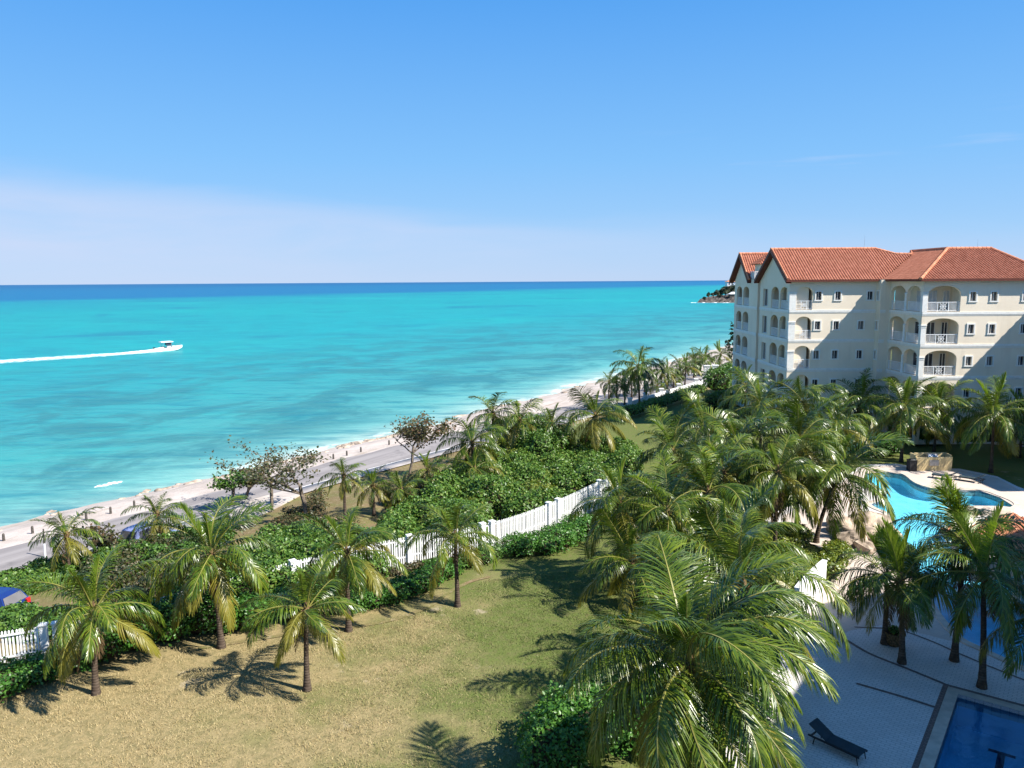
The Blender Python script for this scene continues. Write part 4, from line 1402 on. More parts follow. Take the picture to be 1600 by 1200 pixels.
# avenue between the far wall and the beach
AV = 'palms along the far wall and road'
palm_b(999, 642, 997, 574, 4.4, 'tallest palm of the far row, standing on the lawn side of the hedge', n=20, old=1, group=AV, dead=0)
for bu, bv, tu, tv, L in [(951, 628, 952, 598, 2.6), (964, 634, 964, 603, 2.4), (976, 634, 976, 602, 2.5), (987, 622, 985, 585, 3.2), (1007, 620, 1008, 578, 3.2), (1026, 622, 1027, 604, 2.4),
                          (1034, 612, 1033, 580, 3.0), (1042, 608, 1044, 582, 3.0), (1052, 606, 1052, 592, 2.2), (1070, 604, 1072, 573, 3.2), (1084, 590, 1086, 566, 3.2),
                          (1100, 594, 1101, 562, 3.4), (1122, 588, 1126, 555, 3.6), (1140, 585, 1143, 566, 3.2), (1062, 598, 1062, 572, 2.8), (1092, 586, 1094, 560, 3.0)]:
    palm_b(bu, bv, tu, tv, L, 'palm in the row along the far white wall by the road', n=17, old=1, dead=0, group=AV)

# ------------------------------------------------------------------ leaf clouds: hedges, shrubs, thickets
def leaf_cloud(ells, n, size, seed, box=False, aspect=.62, up=.45, inner=.38):
    """n folded leaves spread through the outer shell of a set of ellipsoids"""
    g = np.random.default_rng(seed)
    E_ = np.array(ells, float)
    w = (E_[:, 3] * E_[:, 4] + E_[:, 4] * E_[:, 5] + E_[:, 3] * E_[:, 5])
    k = g.choice(len(E_), n, p=w / w.sum())
    u = g.normal(size=(n, 3)); u /= np.linalg.norm(u, axis=1)[:, None]
    u[:, 2] = np.where(u[:, 2] < -.35, -u[:, 2], u[:, 2])
    dirs = u.copy()
    if box:
        u = u / (np.abs(u) ** 4).sum(1)[:, None] ** .25
    rad = 1 - inner * g.random(n) ** 1.8
    rad *= 1 + .13 * np.sin(u[:, 0] * 5 + k) * np.sin(u[:, 1] * 6 + 2 * k) + .06 * g.normal(size=n)
    c = E_[k, :3] + u * E_[k, 3:6] * rad[:, None]
    keep = c[:, 2] > E_[k, 2] - E_[k, 5] * .98
    for e in E_:
        q = ((c - e[:3]) / e[3:6])
        q = (np.abs(q) ** (4 if box else 2)).sum(1)
        keep &= ~(q < .30)
    c, dirs = c[keep], dirs[keep]
    n = len(c)
    nr = dirs * .7 + g.normal(size=(n, 3)) * .62 + np.array((0, 0, up))
    nr /= np.linalg.norm(nr, axis=1)[:, None]
    t = np.cross(nr, g.normal(size=(n, 3))); t /= np.linalg.norm(t, axis=1)[:, None]
    b = np.cross(nr, t)
    s = size * g.uniform(.65, 1.25, n)[:, None]
    v = np.stack([c - t * s, c + b * s * aspect + nr * s * .18, c + t * s, c - b * s * aspect + nr * s * .18], 1).reshape(-1, 3)
    i = np.arange(n) * 4
    f = np.concatenate([np.stack([i, i + 1, i + 2], 1), np.stack([i, i + 2, i + 3], 1)])
    return v, f
_ico = None
def ico(level=1):
    bm = bmesh.new(); bmesh.ops.create_icosphere(bm, subdivisions=level + 1, radius=1)
    v = np.array([p.co[:] for p in bm.verts]); f = np.array([[q.index for q in p.verts] for p in bm.faces])
    bm.free(); return v, f
ICO = ico(1)
def foliage(name, ells, n, size, mat, seed, parent=None, box=False, core=.70, loc=(0, 0, 0), **k):
    v, f = leaf_cloud(ells, n, size, seed, box, **k)
    mi = np.zeros(len(f), int)
    V, Fc, Mi = [v], [f], [mi]
    o = len(v)
    g = np.random.default_rng(seed + 1)
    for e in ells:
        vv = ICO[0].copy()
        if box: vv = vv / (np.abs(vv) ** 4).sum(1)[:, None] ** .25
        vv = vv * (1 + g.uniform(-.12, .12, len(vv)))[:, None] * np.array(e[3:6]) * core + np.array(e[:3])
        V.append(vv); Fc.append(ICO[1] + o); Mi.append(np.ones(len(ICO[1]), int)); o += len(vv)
    V = np.concatenate(V) - np.array(loc)
    ob = link(name, np_mesh(name, V, np.concatenate(Fc), [mat, MT['twig']], np.concatenate(Mi)), parent)
    if not parent: ob.location = loc
    return ob
def along(path, step):
    q = [np.array(p, float) for p in path]
    out = []
    for a, b in zip(q[:-1], q[1:]):
        L = np.linalg.norm(b - a)
        k = max(1, int(round(L / step)))
        out += [a + (b - a) * i / k for i in range(k)]
    return out + [q[-1]]
def hedge(pxs, wid, hei, label, mat='hedge', size=.085, dens=170, seed=1, group='clipped hedges along the fence', rough=.12, z=0.0, name='hedge', cat='hedge'):
    rr = random.Random(seed)
    pts = along(GP(pxs, z), wid * .8)
    ells = []
    area = 0
    for p in pts:
        h = hei * rr.uniform(1 - rough, 1 + rough)
        r1 = wid * .62 * rr.uniform(1 - rough, 1 + rough)
        ells.append((p[0] + rr.uniform(-.1, .1), p[1] + rr.uniform(-.1, .1), z + h * .45, r1, r1, h * .58))
        area += 4 * r1 * r1 + 8 * r1 * h * .6
    o = foliage(name, ells, int(area * dens), size, MT[mat], seed, box=True, loc=(pts[0][0], pts[0][1], z))
    return tag(o, label, cat, group)
hedge([(548, 950), (610, 938), (655, 922), (690, 900)], 1.5, .85, 'glossy green hedge below the fence, between the lawn palms', seed=2)
hedge([(705, 895), (735, 885), (765, 872)], 1.3, .75, 'short dull green hedge piece right of the thin-trunked palm', mat='grape', size=.075, seed=3)
hedge([(815, 865), (850, 862), (890, 848), (905, 838)], 1.9, 1.2, 'tall rounded hedge clump at the fence gate', seed=4)
hedge([(350, 985), (400, 978), (455, 965), (515, 952)], 1.5, 1.35, 'bright green hedge behind the slim lawn palm', seed=5)
hedge([(-380, 1160), (-200, 1126), (-60, 1096), (0, 1082), (60, 1062), (130, 1040)], 1.7, 1.1, 'dark hedge in the bottom left corner in front of the fence', seed=6)
hedge([(165, 1028), (215, 1014), (270, 998), (325, 984)], 1.9, 2.1, 'big shaded hedge between the two leftmost lawn palms', seed=7)
hedge([(560, 905), (620, 897), (690, 880), (760, 858)], .8, .45, 'low brownish planting at the foot of the picket fence', mat='rust', size=.07, dens=120, seed=8)
hedge([(790, 840), (840, 822), (895, 803)], 1.2, .9, 'rusty red shrub row behind the rounded hedge clump', mat='rust', size=.08, seed=9)
hedge([(868, 1200), (895, 1168), (935, 1142)], 2.0, 1.8, 'large light green bush at the bottom edge below the biggest palm', seed=10, dens=210, size=.08)
hedge([(1010, 1160), (1075, 1150), (1130, 1130)], 2.4, 1.6, 'dark bush in the shade of the biggest palm', seed=11, dens=140)
GS = 'garden shrubs by the pool'
hedge([(1216, 945), (1234, 918), (1252, 898)], 1.5, 1.4, 'shrub with small pink flowers spilling over the white planter wall', mat='croton', size=.07, seed=12, group=GS)
hedge([(1290, 905), (1302, 885), (1310, 872)], 1.2, 1.1, 'dense light green shrub between the planter wall and the path', mat='croton', size=.09, seed=13, group=GS)
hedge([(1200, 868), (1225, 860), (1240, 848)], 1.6, 1.1, 'yellow-green shrub under the leaning path palm', mat='croton', size=.1, seed=14, group=GS)
hedge([(1130, 890), (1170, 880), (1205, 875)], 1.6, .9, 'dark green shrub bed behind the foreground palm crown', mat='grape', size=.09, seed=15, group=GS)
hedge([(1318, 705), (1340, 703)], 1.8, 1.4, 'bright yellow-green round shrub near the building corner', mat='croton', size=.1, dens=110, seed=16, group=GS)
hedge([(1358, 700), (1372, 699), (1390, 697)], 1.6, 1.3, 'yellowish shrub behind the mounded green one', mat='croton', size=.1, dens=100, seed=17, group=GS)
hedge([(1368, 712), (1385, 711)], 1.8, 1.3, 'smooth mounded green shrub on the pool lawn', mat='hedge', size=.09, dens=110, seed=18, group=GS)
hedge([(1405, 690), (1440, 690), (1485, 690)], 1.6, 1.5, 'dark hedge in front of the ground floor', mat='grape', size=.1, dens=90, seed=19, group=GS)
hedge([(1560, 690), (1610, 690)], 1.4, 1.0, 'dark hedge at the right beyond the garden path', mat='grape', size=.1, dens=90, seed=20, group=GS)
hedge([(1120, 612), (1150, 604)], 3.2, 3.6, 'dark rounded tree-like bush at the gate end of the far wall', mat='grape', size=.16, dens=40, seed=21, group=GS)
hedge([(1112, 640), (1132, 632)], 1.8, 1.8, 'shrub with orange and yellow leaves beside the far lawn', mat='croton', size=.12, dens=70, seed=22, group=GS)
hedge([(982, 650), (1010, 642), (1040, 632), (1092, 614)], 1.6, 1.15, 'long dark hedge below the far white wall', mat='grape', size=.12, dens=60, seed=23, group=GS)
hedge([(1060, 800), (1110, 800)], 2.2, 1.4, 'shadowy shrub mass at the foot of the grove', mat='grape', size=.1, dens=90, seed=24, group=GS)
hedge([(1105, 860), (1060, 850), (1010, 845)], 1.4, .8, 'low shrub bed along the lawn behind the foreground palms', mat='grape', size=.09, dens=110, seed=26, group=GS)
hedge([(1380, 850), (1402, 868), (1420, 890)], 1.2, 1.0, 'shrub bed between the rocks and the pool', mat='grape', size=.08, dens=120, seed=25, group=GS)
hedge([(1090, 700), (1140, 672), (1200, 655)], 2.2, 1.8, 'shrub mass between the far lawn and the grove', mat='rust', size=.12, dens=60, seed=27, group=GS)

def scatter_px(poly, n, z, seed, dmin=0.0):
    rr = random.Random(seed)
    us, vs2 = [p[0] for p in poly], [p[1] for p in poly]
    out = []
    wp = [P(u, v, z) for u, v in poly]
    xs2, ys2 = [p[0] for p in wp], [p[1] for p in wp]
    w2 = [(p[0], p[1]) for p in wp]
    tries = 0
    while len(out) < n and tries < 20000:
        tries += 1
        x, y = rr.uniform(min(xs2), max(xs2)), rr.uniform(min(ys2), max(ys2))
        if in_poly(x, y, w2) and all((x - a) ** 2 + (y - b) ** 2 > dmin ** 2 for a, b, _ in out):
            out.append((x, y, float(ground_z(x, y))))
    return out
def thicket(name, poly, n, z, r0, r1, h0, h1, mat, dens, size, seed, dmin, label, core=.72, inner=.38):
    rr = random.Random(seed)
    ells, area = [], 0
    for x, y, gz_ in scatter_px(poly, n, z, seed, dmin):
        r_ = rr.uniform(r0, r1); h = rr.uniform(h0, h1)
        ells.append((x, y, gz_ + h * .4, r_, r_ * rr.uniform(.85, 1.15), h * .62))
        area += 5 * r_ * r_ + 3 * r_ * h
    o = foliage(name, ells, int(area * dens), size, MT[mat], seed, loc=(ells[0][0], ells[0][1], 0), core=core, inner=inner)
    return tag(o, label, 'thicket', kind='stuff')
T1 = [(575, 868), (600, 805), (690, 755), (740, 725), (800, 690), (870, 688), (955, 695), (1000, 715), (935, 752), (865, 782), (760, 822), (650, 850)]
thicket('thicket', T1, 55, 1.3, 1.2, 1.9, 1.7, 2.7, 'grape', 95, .115, 71, 1.3, 'dense glossy seagrape thicket behind the picket fence')
thicket('thicket', T1, 14, 1.5, .9, 1.5, 1.5, 2.5, 'croton', 80, .10, 81, 2.4, 'yellower shrubs growing up through the seagrape thicket')
thicket('thicket', [(780, 690), (800, 665), (850, 668), (870, 690), (830, 712)], 5, 2.2, 1.6, 2.1, 3.2, 3.8, 'grape', 80, .12, 72, 1.6, 'tallest rounded seagrape clump under the seaward palms')
thicket('thicket', [(-40, 912), (0, 898), (60, 884), (112, 868), (125, 880), (60, 905), (0, 925)], 14, .7, .8, 1.2, .8, 1.2, 'grape', 120, .1, 73, .9, 'low seagrape bank along the road at the far left')
thicket('thicket', [(255, 960), (330, 905), (420, 850), (480, 830), (575, 842), (575, 885), (470, 905), (330, 938)], 46, .8, .8, 1.4, 1.1, 2.2, 'grape', 95, .1, 74, 1.0, 'green scrub behind the lawn palms and the fence')
thicket('thicket', [(420, 800), (500, 775), (530, 800), (560, 820), (470, 860), (400, 850)], 22, .5, .6, 1.0, .6, 1.3, 'rust', 60, .09, 75, .9, 'dry reddish brush between the scrub and the driveway', inner=.7, core=.45)
thicket('thicket', [(130, 890), (240, 860), (300, 860), (330, 890), (240, 930), (150, 940)], 32, .4, .6, 1.1, .8, 1.7, 'rust', 60, .09, 76, .8, 'dry brown brush behind the leftmost lawn palm', inner=.7, core=.45)
thicket('thicket', [(120, 875), (165, 858), (215, 850), (300, 832), (345, 822), (335, 850), (300, 866), (235, 874), (170, 884)], 16, .8, .8, 1.2, 1.0, 1.6, 'grape', 110, .1, 77, .8, 'leafy bush mass beside the pale blue car')
thicket('thicket', [(-30, 975), (0, 955), (90, 945), (130, 955), (60, 985)], 10, .6, .7, 1.1, .7, 1.1, 'grape', 110, .1, 78, .9, 'green scrub between the blue car and the left fence')
thicket('thicket', [(690, 745), (640, 775), (610, 795), (600, 775), (660, 735)], 8, .6, .7, 1.1, .7, 1.2, 'rust', 70, .1, 79, 1.0, 'olive scrub between the road verge and the seagrape thicket')

# ------------------------------------------------------------------ seagrape trees with open crowns
def open_tree(base, H_, spread, label, nleaf, mat='rust', seed=1, size=.14, trunk=.11, name='seagrape_tree', group=None, cat='tree', flat=.6, tilt=(0, 0)):
    r_ = random.Random(seed)
    root = empty(name, base, label, cat, group)
    mb = MB()
    tips = []
    def grow(p, d, L, rad, lev):
        n = 4
        pts, rads = [p], [rad]
        for i in range(n):
            d = (d + Vector((r_.uniform(-.22, .22), r_.uniform(-.22, .22), r_.uniform(-.05, .12)))).normalized()
            p = p + d * L / n
            pts.append(p); rads.append(rad * (1 - .45 * (i + 1) / n))
        mb.tube(pts, rads, 5 if lev < 2 else 3, 0)
        if lev >= 2: tips.extend(pts[1:])
        if lev == 3: return
        for k in range(r_.choice((3, 4)) if lev else r_.choice((4, 5))):
            a = r_.uniform(0, 6.28)
            q = pts[r_.choice((2, 3, 4))] if lev else pts[r_.choice((3, 4))]
            sd_ = Vector((math.cos(a), math.sin(a), r_.uniform(.15, .8) * flat * 1.4 + .1)).normalized()
            grow(q, (d * .45 + sd_).normalized(), L * r_.uniform(.55, .8), rads[3] * .7, lev + 1)
    grow(Vector((0, 0, 0)), Vector((tilt[0], tilt[1], 1)).normalized(), H_ * .42, trunk, 0)
    mx = max(max(abs(t.x), abs(t.y)) for t in tips); mz = max(t.z for t in tips)
    k1, k2 = spread / mx, H_ / mz
    mb.v = [(x * (k1 if z_ > H_ * .25 else 1 + (k1 - 1) * z_ / (H_ * .25)), y * (k1 if z_ > H_ * .25 else 1 + (k1 - 1) * z_ / (H_ * .25)), z_ * k2) for x, y, z_ in mb.v]
    tips = [Vector((t.x * k1, t.y * k1, t.z * k2)) for t in tips]
    mb.build('trunk', MT['bark'], root)
    g = np.random.default_rng(seed)
    T_ = np.array([t[:] for t in tips])
    c = T_[g.integers(0, len(T_), nleaf)] + g.normal(size=(nleaf, 3)) * np.array((.22, .22, .14)) * spread / 3
    nr = g.normal(size=(nleaf, 3)) * .6 + np.array((0, 0, .7)); nr /= np.linalg.norm(nr, axis=1)[:, None]
    t = np.cross(nr, g.normal(size=(nleaf, 3))); t /= np.linalg.norm(t, axis=1)[:, None]
    b = np.cross(nr, t)
    s = size * g.uniform(.6, 1.2, nleaf)[:, None]
    v = np.stack([c - t * s, c + b * s * .8, c + t * s, c - b * s * .8], 1).reshape(-1, 3)
    i = np.arange(nleaf) * 4
    f = np.concatenate([np.stack([i, i + 1, i + 2], 1), np.stack([i, i + 2, i + 3], 1)])
    link('crown', np_mesh('crown', v, f, MT[mat]), root)
    return root
def tree_px(bu, bv, tv, spread, label, nleaf, **k):
    x, y, z0 = P(bu, bv)
    _, tz = height_at(bu, tv, y)
    return open_tree((x, y, z0 - .05), tz - z0, spread, label, nleaf, **k)
SG = 'seagrape trees beside the road'
tree_px(640, 748, 648, 4.1, 'round-crowned seagrape tree standing alone between the road and the thicket', 2300, seed=5, size=.13, group=SG, mat='rust', flat=.35)
tree_px(478, 812, 706, 4.3, 'thin-leaved seagrape tree in front of the driveway', 1000, seed=11, size=.12, group=SG, flat=.4)
tree_px(425, 800, 698, 4.0, 'half-bare seagrape tree whose crown stands against the water', 950, seed=17, size=.12, group=SG, flat=.4)
tree_px(362, 790, 728, 2.6, 'low green seagrape tree hiding the road next to the tall yellow palm', 1000, seed=23, size=.13, mat='grape', group=SG, flat=.4)
tree_px(182, 874, 808, 2.6, 'small bare-stemmed seagrape tree by the road beside the pale blue car', 420, seed=31, size=.14, group=SG)
tree_px(385, 780, 735, 2.2, 'leggy seagrape bush between the road and the driveway', 600, seed=37, size=.13, group=SG)
# casuarina far behind the corner of the building
x_, y_, _ = P(1150, 600)
open_tree((33.0, 112, 0), 11.5, 2.0, 'feathery tree whose twigs show past the seaward edge of the building', 260, mat='pine', seed=3, size=.3, trunk=.18, name='casuarina_tree', flat=1.6)

# grass blades on the lawn, so that the turf has a nap
g_ = np.random.default_rng(4)
NB = 260000
bx_, by_ = g_.uniform(-24, 14, NB), g_.uniform(22, 50, NB)
hedge_line = GP([(-60, 1100), (120, 1055), (320, 1010), (520, 985), (680, 948), (760, 905), (905, 888), (1000, 860), (1130, 870)])
okm = by_ < np.interp(bx_, [p[0] for p in hedge_line], [p[1] for p in hedge_line]) - .2
patch = np.sin(bx_ * .9 + 1.3 * np.sin(by_ * .5)) + np.sin(by_ * 1.1 + np.sin(bx_ * .6)) + g_.normal(size=NB) * .9
okm &= patch > -1.2
bx_, by_ = bx_[okm], by_[okm]
nb = len(bx_)
a_ = g_.uniform(0, 6.28, nb); hgt = g_.uniform(.04, .11, nb) * (1 + .35 * np.sin(bx_ * 2.3 + np.sin(by_ * 1.7)) * np.sin(by_ * 2.9)); wd_ = g_.uniform(.010, .022, nb)
lean_ = g_.normal(size=(nb, 2)) * .05
zz_ = .03 * np.sin(bx_ * .31) * np.sin(by_ * .27) - .01
v = np.stack([np.stack([bx_ - np.cos(a_) * wd_, by_ - np.sin(a_) * wd_, zz_], 1), np.stack([bx_ + np.cos(a_) * wd_, by_ + np.sin(a_) * wd_, zz_], 1),
              np.stack([bx_ + lean_[:, 0], by_ + lean_[:, 1], zz_ + hgt], 1)], 1).reshape(-1, 3)
f = np.arange(nb * 3).reshape(-1, 3)
def blade_mat():
    m = NM('grass_blade')
    isl = m.n('ShaderNodeNewGeometry').outputs['Random Per Island']
    p = m.pos()
    sep = m.n('ShaderNodeSeparateXYZ'); m.l(p, sep.inputs[0])
    big = m.noise(p, 0.085, 3, 0.5, 0.3)
    w = m.math('ADD', m.math('MULTIPLY', sep.outputs['X'], 0.075), m.math('MULTIPLY', sep.outputs['Y'], 0.006))
    w = m.math('ADD', m.math('ADD', w, 0.46), m.math('MULTIPLY', m.math('SUBTRACT', big, 0.5), 2.0))
    w = m.rng(m.math('ADD', w, m.math('MULTIPLY', m.math('SUBTRACT', isl, .5), .7)), -0.1, 0.8)
    m.base(m.mix(w, (0.37, 0.29, 0.145), (0.115, 0.155, 0.036)), 0.6, 0.25)
    return m.m
tag(link('grass', np_mesh('grass', v, f, blade_mat())), 'short dry grass of the lawn', 'grass', kind='stuff')

# ------------------------------------------------------------------ terrace, pools
deck = flat_poly('terrace', DECK, DECK_Z, MT['paver'], holes=[POOL, LAP], skirt=.5)
tag(deck, kind='structure')
upper = GP([(1215, 800), (1262, 782), (1300, 765), (1345, 728), (1400, 726), (1440, 733), (1500, 734), (1558, 746), (1590, 762), (1700, 800), (1720, 905)], DECK_Z)
path_poly = GP([(1222, 806), (1265, 788), (1308, 772), (1345, 790), (1352, 820), (1385, 852), (1415, 885), (1452, 955), (1492, 1003), (1440, 990), (1380, 976), (1330, 985), (1288, 1000), (1262, 1002), (1258, 970), (1284, 930), (1300, 895), (1312, 872), (1275, 852), (1232, 840)], DECK_Z)
tag(flat_poly('path', path_poly, DECK_Z + .006, MT['deck']), kind='structure')
back_deck = GP([(1300, 766), (1346, 730), (1400, 727), (1440, 734), (1500, 735), (1558, 747), (1592, 765), (1700, 800), (1720, 870), (1600, 798), (1586, 792), (1562, 777), (1530, 766), (1500, 766), (1460, 764), (1432, 756), (1410, 741), (1385, 737), (1351, 740), (1347, 760), (1340, 785)], DECK_Z)
tag(flat_poly('pool_deck', back_deck, DECK_Z + .004, MT['deck']), kind='structure')
pool = empty('swimming_pool', (*POOL[0], 0), 'turquoise free-form swimming pool curving through the palms', 'pool')
def basin(name, outline, depth, fl, parent, band):
    mb = MB()
    n = len(outline)
    tris = tessellate_polygon([[Vector((p[0], p[1], 0)) for p in outline]])
    mb.add([(p[0], p[1], -depth) for p in outline], [t if (Vector(outline[t[1]]) - Vector(outline[t[0]])).cross(Vector(outline[t[2]]) - Vector(outline[t[0]])) > 0 else t[::-1] for t in tris])
    for i in range(n):
        a, b = outline[i], outline[(i + 1) % n]
        mb.quad((*a, -depth), (*b, -depth), (*b, -.12), (*a, -.12))
        mb.quad((*a, -.12), (*b, -.12), (*b, DECK_Z), (*a, DECK_Z), 1)
    o = mb.build(name, [fl, MT['tileband']], parent)
    o.location = -parent.location
    return o
basin('pool_basin', POOL, .95, MT['pool_floor'], pool, True)
wsurf = flat_poly('pool_water', POOL, -.03, MT['pool_water'], parent=pool); wsurf.location = -pool.location
cop = ring_strip('pool_coping', POOL, offset_closed(POOL, .38), DECK_Z + .05, MT['coping'], pool, drop=.08); cop.location = -pool.location
lapo = empty('lap_pool', (*LAP[0], 0), 'deep blue rectangular lap pool in the shade at the bottom right', 'pool')
basin('pool_basin', LAP, 1.3, MT['lap_floor'], lapo, True)
o = flat_poly('pool_water', LAP, -.05, MT['lap_water'], parent=lapo); o.location = -lapo.location
def lap_ring(a, b, z, mat, name):
    m = MB()
    A = [lap(-a, -a), lap(LAPL + a, -a), lap(LAPL + a, LAPW + a), lap(-a, LAPW + a)]
    B = [lap(-b, -b), lap(LAPL + b, -b), lap(LAPL + b, LAPW + b), lap(-b, LAPW + b)]
    for i in range(4):
        j = (i + 1) % 4
        m.quad((*A[i], z), (*A[j], z), (*B[j], z), (*B[i], z))
    o = m.build(name, mat, lapo); o.location = -lapo.location
lap_ring(0.0, .42, DECK_Z + .012, MT['coping'], 'pool_coping')
lap_ring(.42, .62, DECK_Z + .008, MT['border'], 'brick_border')
m = MB()
for k in range(3):
    c = 1.7 + 2.6 * k
    m.quad((*lap(1.2, c - .13), -1.294), (*lap(LAPL - 1, c - .13), -1.294), (*lap(LAPL - 1, c + .13), -1.294), (*lap(1.2, c + .13), -1.294))
    m.quad((*lap(1.0, c - .45), -1.292), (*lap(1.2, c - .45), -1.292), (*lap(1.2, c + .45), -1.292), (*lap(1.0, c + .45), -1.292))
o = m.build('lane_marking', MT['lap_line'], lapo); o.location = -lapo.location
for pts in ([(1322, 1000), (1360, 1022), (1420, 1046), (1488, 1074)], [(1338, 1068), (1400, 1086), (1470, 1108)]):
    tag(ribbon('paving_border', smooth_open(GP(pts, DECK_Z)), .17, DECK_Z + .01, MT['border']), kind='structure')
tag(ribbon('paving_border', smooth_open(GP([(1335, 980), (1400, 984), (1450, 1000), (1500, 1022), (1560, 1047), (1640, 1078)], DECK_Z)), .13, DECK_Z + .012, MT['border']), kind='structure')
tag(ribbon('garden_path', smooth_open([P(u, v)[:2] for u, v in ((1490, 684), (1545, 693), (1580, 697), (1660, 699))]), .9, .07, MT['concrete']), kind='structure')
# bed edge of pale soil between lawn and hedges
edge = smooth_open(GP([(310, 1014), (400, 1000), (500, 984), (556, 980), (620, 968), (672, 948), (700, 928), (735, 910), (765, 902)]), 5)
tag(ribbon('bed_edging', edge, .28, .035, MT['dirt'], zf=lambda x, y: .03 * math.sin(x * .31) * math.sin(y * .27)), kind='structure')
# white planter wall, curved
pw = empty('planter_wall', (*G(1268, 945, 0), 0), 'curved white garden wall holding the flowering shrub beside the path', 'wall')
arc = smooth_open(GP([(1247, 962), (1256, 950), (1272, 932), (1290, 915)], DECK_Z), 6)
m = MB()
arc_in = []
for i, p in enumerate(arc):
    a, b = np.array(arc[max(i - 1, 0)]), np.array(arc[min(i + 1, len(arc) - 1)])
    t = (b - a) / np.linalg.norm(b - a)
    arc_in.append((p[0] - t[1] * .22, p[1] + t[0] * .22))
m.prism([tuple(p) for p in arc] + arc_in[::-1], 0, 1.5)
o = m.build('wall', MT['white'], pw); o.location = -pw.location
m = MB(); m.prism(offset_closed([tuple(p) for p in arc] + arc_in[::-1], .03), 1.5, 1.57)
o = m.build('wall_cap', MT['white'], pw); o.location = -pw.location

# ------------------------------------------------------------------ picket fence
FP = smooth_open(FENCE, 8)
seglen = [0]
for a, b in zip(FP[:-1], FP[1:]):
    seglen.append(seglen[-1] + math.hypot(b[0] - a[0], b[1] - a[1]))
def fence_at(s):
    return float(np.interp(s, seglen, [p[0] for p in FP])), float(np.interp(s, seglen, [p[1] for p in FP]))
def fence_s(u, v):
    x, y = G(u, v)
    return min(np.arange(0, seglen[-1], .1), key=lambda q: (fence_at(q)[0] - x) ** 2 + (fence_at(q)[1] - y) ** 2)
fz = -.15
def fence_z(s):                              # the ground falls away a little towards the far left
    return float(np.interp(s, [seglen[-1] * .25, seglen[-1] * .72], [-.62, -.15]))
FH = 2.25
fence = empty('picket_fence', (*fence_at(0), fz), 'long white picket fence with square pillars running up beside the lawn', 'fence')
pk, sp_ = MB(), MB()
pk.box((0, 0, FH / 2), (.075, .022, FH - .06)); pk.add([(-.0375, -.011, FH - .03), (.0375, -.011, FH - .03), (.0375, .011, FH - .03), (-.0375, .011, FH - .03), (0, 0, FH + .02)], ((0, 1, 4), (1, 2, 4), (2, 3, 4), (3, 0, 4)))
pk_me = pk.mesh('picket', MT['white'])
pil = MB()
pil.box((0, 0, (FH + .04) / 2), (.30, .30, FH + .04)); pil.box((0, 0, FH + .07), (.37, .37, .06)); pil.box((0, 0, FH + .13), (.37, .37, .06), taper=.1)
pil_me = pil.mesh('pillar', MT['whitewall'])
post_s = []
for u, v in ((-250, 1090), (-100, 1061), (70, 1032), (92, 1028), (205, 1000), (330, 962), (460, 928), (545, 908), (640, 886), (752, 868), (769, 866), (857, 833), (871, 827), (936, 794), (951, 788)):
    s = fence_s(u, v); post_s.append(s)
    o = link('pillar', pil_me, fence)
    x, y = fence_at(s); a = fence_at(s + .2)
    o.location = Vector((x, y, fence_z(s))) - fence.location
    o.rotation_euler = (0, 0, math.atan2(a[1] - y, a[0] - x))
ends = sorted([0.0] + post_s + [seglen[-1]])
npk = 0
rest = MB()
sv = []
for s0, s1 in zip(ends[:-1], ends[1:]):
    if s1 - s0 < .6: continue
    k = max(1, int((s1 - s0) / 2.4))
    for i in range(k):
        a, b = fence_at(s0 + (s1 - s0) * i / k), fence_at(s0 + (s1 - s0) * (i + 1) / k)
        m = MB()
        ang = math.atan2(b[1] - a[1], b[0] - a[0]); L_ = math.hypot(b[0] - a[0], b[1] - a[1])
        m.box((0, 0, 0), (L_, .035, .085), rz=ang)
        for zz in (.35, 1.05, FH - .18):
            o = link('rail', m.mesh('rail', MT['white']), fence)
            nn = (-math.sin(ang) * .03, math.cos(ang) * .03)
            o.location = Vector(((a[0] + b[0]) / 2 + nn[0], (a[1] + b[1]) / 2 + nn[1], fence_z(s0 + (s1 - s0) * (i + .5) / k) + zz)) - fence.location
    n_ = int((s1 - s0 - .4) / .135)
    sv += [s0 + .24 + (s1 - s0 - .48) * i / max(1, n_ - 1) for i in range(n_)]
s_left = fence_s(-12, 1044)
vis = [s for s in sv if s > s_left and not (fence_s(150, 1014) < s < fence_s(330, 962))]
for s in sv:
    x, y = fence_at(s); a = fence_at(s + .1)
    ang = math.atan2(a[1] - y, a[0] - x)
    if npk < 300 and s in vis:
        o = link('picket', pk_me, fence)
        o.location = Vector((x, y, fence_z(s))) - fence.location
        o.rotation_euler = (0, random.gauss(0, .008), ang)
        npk += 1
    else:
        rest.box((x, y, fence_z(s) + FH / 2), (.075, .022, FH), rz=ang)
if rest.v:
    o = rest.build('pickets', MT['white'], fence); o.location = -fence.location; tag(o, kind='stuff')

# far white garden wall with piers
fw = empty('garden_wall', (*P(1040, 625)[:2], -.6), 'low white wall with square piers between the far lawn and the road', 'wall')
wpts = smooth_open([P(u, v)[:2] for u, v in ((984, 642), (1020, 630), (1060, 618), (1100, 605))], 3)
m = MB()
for a, b in zip(wpts[:-1], wpts[1:]):
    m.box(((a[0] + b[0]) / 2, (a[1] + b[1]) / 2, -.3), (math.hypot(b[0] - a[0], b[1] - a[1]), .2, 1.3), rz=math.atan2(b[1] - a[1], b[0] - a[0]))
o = m.build('wall', MT['whitewall'], fw); o.location = -fw.location
for p in wpts[::2] + [wpts[-1]]:
    m = MB(); m.box((p[0], p[1], -.2), (.55, .55, 2.0)); m.box((p[0], p[1], .85), (.7, .7, .12))
    o = m.build('pier', MT['whitewall'], fw); o.location = -fw.location
gp = empty('gate_house_wall', (*P(1112, 603)[:2], 0), 'tall white gate wall at the end of the far wall beside the dark bush', 'wall')
